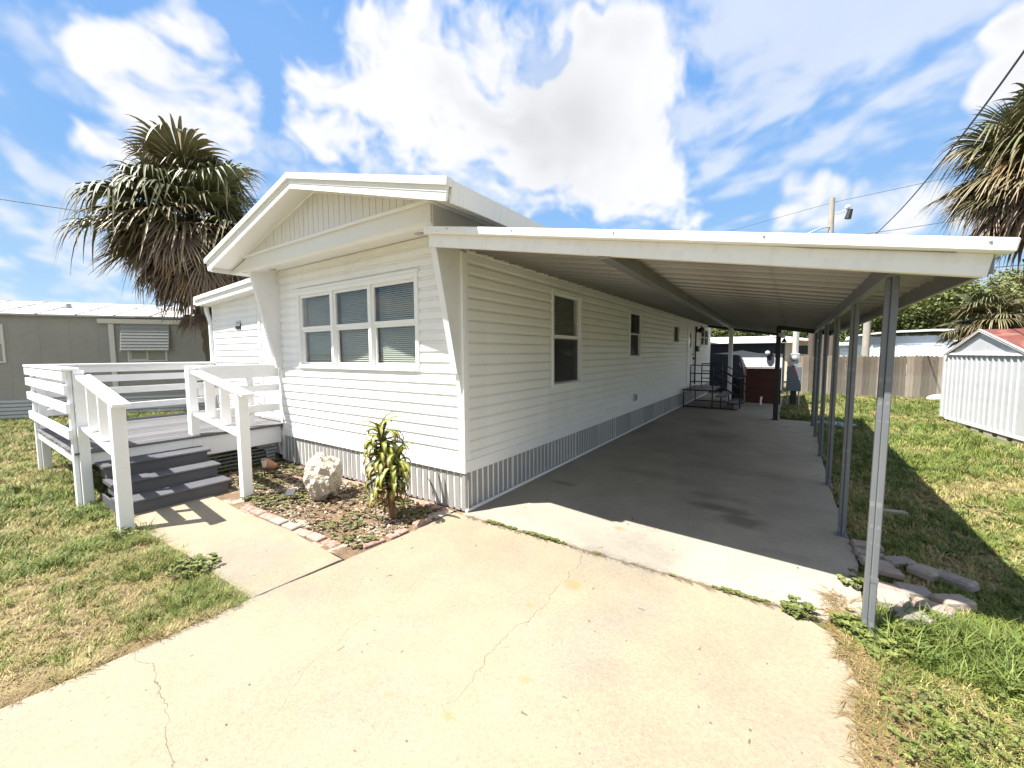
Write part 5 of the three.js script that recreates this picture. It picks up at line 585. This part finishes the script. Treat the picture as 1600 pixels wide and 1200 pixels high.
// ───────────── grass, straw, weeds ─────────────
{ const edge = (z) => z < 1.3 ? mix(-.09, -.15, z / 1.3) : z < 2 ? mix(-.15, -.212, (z - 1.3) / .7) : mix(-.212, -.255, Math.min(1, (z - 2) / 1.1));
  const redge = (z) => z < .46 ? mix(3.0, 3.07, Math.max(0, z) / .46) : z < .6 ? mix(3.07, 3.095, (z - .46) / .14) : z < .8 ? mix(3.095, 3.055, (z - .6) / .2) : 3.05 - (z - .8) * .02;
  const onSlab = (x, z) => (x > edge(z) - .012 && x < redge(z) + .005 && z > .0) || (x > -.02 && x < 3.24 && z <= .08 && z > -8.62) || (x > -.05 && x < 2.56 && z <= -8.6) || (x < .05 && x > -HW - .1 && z < 1.27 && z > -15) || (x > -2.9 && x < -.2 && z > 1.24 && z < 1.985) || (x > -3.72 && x < -2.84 && z > 1.05 && z < 2.1) || (x > -6.45 && x < -3.6 && z < .05) || (x > 5.85 && x < 8.5 && z < -7.7 && z > -10.6) || z < -16.3 + (x - 4) * -.126;
  const blade = (list) => { const pos = [], nor = []; for (const [a, L, lean, w, off] of list) { const dx = Math.cos(a), dz = Math.sin(a), sx = -dz * w / 2, sz = dx * w / 2, ox = off * Math.cos(a * 3.3), oz = off * Math.sin(a * 2.1); const p = (t) => [ox + dx * lean * L * t * t, L * t * (1 - .28 * lean * t), oz + dz * lean * L * t * t]; const A = p(0), B = p(.55), C = p(1); pos.push(A[0] - sx, A[1], A[2] - sz, A[0] + sx, A[1], A[2] + sz, B[0] + sx * .8, B[1], B[2] + sz * .8, A[0] - sx, A[1], A[2] - sz, B[0] + sx * .8, B[1], B[2] + sz * .8, B[0] - sx * .8, B[1], B[2] - sz * .8, B[0] - sx * .8, B[1], B[2] - sz * .8, B[0] + sx * .8, B[1], B[2] + sz * .8, C[0], C[1], C[2]); } const g = new THREE.BufferGeometry(); g.setAttribute('position', new THREE.Float32BufferAttribute(pos, 3)); g.computeVertexNormals(); return g; };
  const tuft = (n, L, w, off, lean) => blade(Array.from({ length: n }, () => [rr(0, 6.28), L * rr(.5, 1.15), rr(lean * .4, lean), w * rr(.7, 1.2), off * rr(0, 1)]));
  const gm = new THREE.MeshStandardMaterial({ color: 0xffffff, roughness: .65, side: THREE.DoubleSide });
  const scatter = (name, geo, items) => { const m = new THREE.InstancedMesh(geo, gm, items.length), M4 = new THREE.Matrix4(), q = new THREE.Quaternion(), e = new THREE.Euler(); items.forEach(([x, y, z, r, s, c, tx = 0], i) => { e.set(tx, r, tx * .7); q.setFromEuler(e); M4.compose(V3(x, y, z), q, V3(s, s, s)); m.setMatrixAt(i, M4); m.setColorAt(i, c); }); put(m, scene, name); m.userData.kind = 'stuff'; m.userData.label = { lawn_grass: 'short patchy green and dry lawn grass', lush_grass: 'taller bright green grass clumps in the lawn', straw_litter: 'tan straw and dead grass lying on the lawn', ground_weeds: 'low broad leaved weeds spreading through the lawn' }[name] || 'loose plant litter on the ground'; return m; };
  const col = (a, b, t, v) => lin(mix(a[0], b[0], t) * v, mix(a[1], b[1], t) * v, mix(a[2], b[2], t) * v);
  const gy = (x, z) => -.042 + (fbm(x * .8, z * .8, 3) - .5) * .045, cam = camera.position;
  const grass = [], lush = [], straw = [], weeds = []; const fill = (x0, x1, z0, z1) => { const A = (x1 - x0) * (z1 - z0), N = Math.floor(A * 2600); for (let i = 0; i < N; i++) { const x = rr(x0, x1), z = rr(z0, z1), dist = Math.hypot(x - cam.x, z - cam.z), keep = Math.min(1, Math.pow(3.0 / Math.max(dist, .6), 1.55)); if (rnd() > keep || onSlab(x + rr(-.035, .035), z + rr(-.03, .03))) continue; const g = green(x, z), r = rnd(), s = Math.min(2.0, Math.pow(Math.max(1, dist / 3), .55)), y = gy(x, z);
      if (r < .55 + .4 * ss(.22, .7, g)) { const dry = 1 - ss(.34, .84, g + rr(-.32, .32)); grass.push([x, y, z, rr(0, 6.28), s * rr(.6, 1.15) * mix(.75, 1.1, g), col([.122, .165, .02], [.36, .285, .12], dry * .95, rr(.75, 1.25))]); if (g > .72 && rnd() < .12) lush.push([x, y, z, rr(0, 6.28), s * rr(.5, 1.0), col([.075, .125, .018], [.125, .14, .022], rnd(), rr(.8, 1.2))]); }
      else if (r < .86) straw.push([x, y + .012, z, rr(0, 6.28), s * rr(.6, 1.3), col([.33, .25, .13], [.21, .15, .075], rnd(), rr(.8, 1.25)), rr(-.12, .12)]);
      const wv = fbm(x * 1.4 + 90, z * 1.4 + 33, 4) + (x > 3 ? .06 : -.02); if (wv > .56 && rnd() < .16 * ss(.56, .68, wv)) weeds.push([x, y + .012, z, rr(0, 6.28), s * rr(.5, 1.15), col([.065, .11, .025], [.10, .14, .035], rnd(), rr(.8, 1.2)), rr(-.15, .15)]); } };
  fill(-3.0, -.15, 1.9, 3.9); fill(-7.5, -3.0, -.2, 4.2); fill(-14.6, -7.5, -3.5, 4.2); fill(3.0, 5.8, -4, 3.2); fill(3.1, 8.2, -9, -4); fill(2.5, 9.0, -16.6, -9); fill(5.8, 7.5, -4, 0);
  for (let i = 0; i < 2600; i++) { const z = rr(2.0, 3.9), x = edge(z) - rr(-.012, .07); if (fbm(z * 4.3, 31, 3) < .46) continue; grass.push([x, -.035, z, rr(0, 6.28), rr(.8, 1.3), col([.125, .148, .022], [.30, .24, .10], ss(.48, .68, fbm(z * 3.1, 4, 3) + rr(-.2, .2)), rr(.75, 1.25))]); } for (let i = 0; i < 1500; i++) { const z = rr(-.1, 2.2), x = redge(z) + rr(-.01, .09); grass.push([x, -.035, z, rr(0, 6.28), rr(.7, 1.2), col([.125, .148, .022], [.36, .28, .12], ss(.3, .5, fbm(z * 3.1, 14, 3) + rr(-.15, .15)), rr(.75, 1.25))]); } for (let i = 0; i < 900; i++) { const x = rr(-2.3, -.25), z = 1.985 + (x < -1 ? (-1 - x) * .05 : 0) + rr(-.015, .07); grass.push([x, -.035, z, rr(0, 6.28), rr(.7, 1.2), col([.11, .14, .022], [.3, .24, .1], rnd() * .7, rr(.75, 1.25))]); }
  // taller green edge where lawn meets path and drive, weeds in the joints
  for (let i = 0; i < 800; i++) { const t = rnd(), x = mix(-.30, -2.3, Math.pow(t, 1.3)) + rr(-.05, .03), z = 2.02 + rr(0, 1.0) * rr(.2, 1) * (1 - t * .4); if (!onSlab(x, z) && fbm(x * 3.4, z * 3.4 + 8, 3) > .46) lush.push([x, -.04, z, rr(0, 6.28), rr(.45, 1.0), col([.085, .135, .018], [.15, .16, .025], rnd(), rr(.8, 1.2))]); }
  for (let i = 0; i < 240; i++) { const a = rr(0, 6.28), r = Math.sqrt(rnd()) * .42, x = 3.62 + Math.cos(a) * r * 1.1, z = .0 + Math.sin(a) * r * .7; lush.push([x, -.04, z, rr(0, 6.28), rr(.8, 1.45), col([.07, .125, .018], [.135, .16, .03], rnd(), rr(.8, 1.2))]); }
  for (let i = 0; i < 900; i++) { const x = rr(.35, 2.95), k = fbm(x * 4, 2, 3); if (k < .40) continue; weeds.push([x, -.004 + rr(0, .012), .077 + rr(-.022, .022), rr(0, 6.28), rr(.2, .5) * (k > .52 ? 1.5 : 1), col([.08, .115, .02], [.135, .135, .04], rnd(), 1)]); if (i % 2) straw.push([rr(.1, 2.9), .002, .077 + rr(-.02, .02), rr(-.4, .4), rr(.3, .7), col([.2, .15, .075], [.12, .08, .04], rnd(), 1)]); }
  for (const [cx, cz, n, R] of [[2.84, .07, 32, .09], [3.1, .09, 26, .08], [3.22, .2, 40, .13], [3.14, .04, 22, .07], [3.18, -.52, 26, .1], [-1.0, 2.04, 70, .17], [-2.3, 2.18, 26, .12], [3.35, .02, 30, .12], [3.9, .45, 190, .35], [4.4, .6, 190, .4], [3.5, 1.0, 330, .42], [3.9, 1.4, 420, .55], [3.35, .6, 90, .2]]) for (let i = 0; i < n; i++) { const sm = n > 80 ? .5 : 1; const a = rr(0, 6.28), r = Math.sqrt(rnd()) * R; weeds.push([cx + Math.cos(a) * r, .0 + rr(0, .045), cz + Math.sin(a) * r, rr(0, 6.28), sm * rr(.5, 1.05), col([.085, .12, .022], [.15, .165, .035], rnd(), rr(.7, 1.25)), rr(-.4, .4)]); }
  for (let i = 0; i < 1500; i++) { const z = rr(-.3, 2.4), x = redge(z) + .01 + Math.abs(rr(-1, 1) * rr(0, 1)) * .28; straw.push([x, -.02 + rr(0, .025), z, rr(0, 6.28), rr(.6, 1.2), col([.28, .20, .09], [.19, .13, .06], rnd(), rr(.85, 1.2)), rr(-.2, .2)]); }
  for (let i = 0; i < 900; i++) { const z = rr(1.98, 3.8), x = edge(z) - .01 - Math.abs(rr(-1, 1) * rr(0, 1)) * .14; if (fbm(z * 4.3, 31, 3) > .52) continue; straw.push([x, -.02 + rr(0, .02), z, rr(0, 6.28), rr(.5, 1.0), col([.26, .19, .085], [.17, .12, .055], rnd(), 1)]); }
  scatter('lawn_grass', tuft(11, .052, .0042, .028, 1.3), grass); scatter('lush_grass', tuft(10, .13, .0055, .03, 1.1), lush);
  scatter('straw_litter', blade(Array.from({ length: 9 }, () => [rr(0, 6.28), .05 * rr(.4, 1.3), 1.9, .0030, .035])).scale(1, .22, 1), straw);
  const wl = []; for (let i = 0; i < 6; i++) { const a = i * 1.05 + rr(-.3, .3), L = rr(.03, .05), w = .016, c = Math.cos(a), s = Math.sin(a), h = rr(.006, .02); const P = (l, o, y) => [c * l - s * o, y, s * l + c * o]; const q = [P(.004, 0, 0), P(L * .55, w, h), P(L, 0, h * .7), P(L * .55, -w, h)]; wl.push(...q[0], ...q[1], ...q[2], ...q[0], ...q[2], ...q[3]); } const wg = new THREE.BufferGeometry(); wg.setAttribute('position', new THREE.Float32BufferAttribute(wl, 3)); wg.computeVertexNormals();
  scatter('ground_weeds', wg, weeds);
  // the bed: fallen leaves, pale shell chips and low weeds
  const litter = [], chips = [], bw = []; const inBed = () => { let x, z; do { x = rr(-3.6, -.2); z = rr(.12, 1.15); } while (x < -2.4 && z > 1.02); return [x, z]; };
  for (let i = 0; i < 1700; i++) { const [x, z] = inBed(), k = fbm(x * 3, z * 3 + 50, 3); litter.push([x, .0 + rr(0, .02), z, rr(0, 6.28), rr(.3, .85), col([.30, .22, .135], [.16, .11, .065], rnd(), rr(.7, 1.4)), rr(-.5, .5)]); if (k > .44) chips.push([x + rr(-.1, .1), .004, z, rr(0, 6.28), rr(.3, 1.1), col([.42, .38, .31], [.3, .25, .2], rnd(), 1), rr(-.5, .5)]); const k2 = fbm(x * 2.6 + 9, z * 2.6 + 14, 3) + ss(.7, 1.1, z) * .1; if (k2 > .47) bw.push([x, .006 + rr(0, .02), z, rr(0, 6.28), rr(.4, .9), col([.085, .115, .022], [.15, .14, .04], rnd(), rr(.8, 1.2)), rr(-.2, .2)]); }
  scatter('leaf_litter', wg, litter); scatter('shell_chips', new THREE.IcosahedronGeometry(.016, 0).scale(1.3, .6, 1), chips); scatter('bed_weeds', wg, bw);
  // stray dead leaves and grit on the lawn and slabs
  const stray = []; for (let i = 0; i < 130; i++) { const x = rr(-4, 6), z = rr(-1, 3); if (onSlab(x, z) && i % 4) continue; stray.push([x, .004 + (onSlab(x, z) ? 0 : -.015), z, rr(0, 6.28), onSlab(x, z) ? rr(.12, .28) : rr(.5, .95), col([.15, .07, .035], [.08, .045, .03], rnd(), 1), rr(-.2, .2)]); } scatter('dead_leaves', wg, stray);
}
renderer.render(scene, camera);
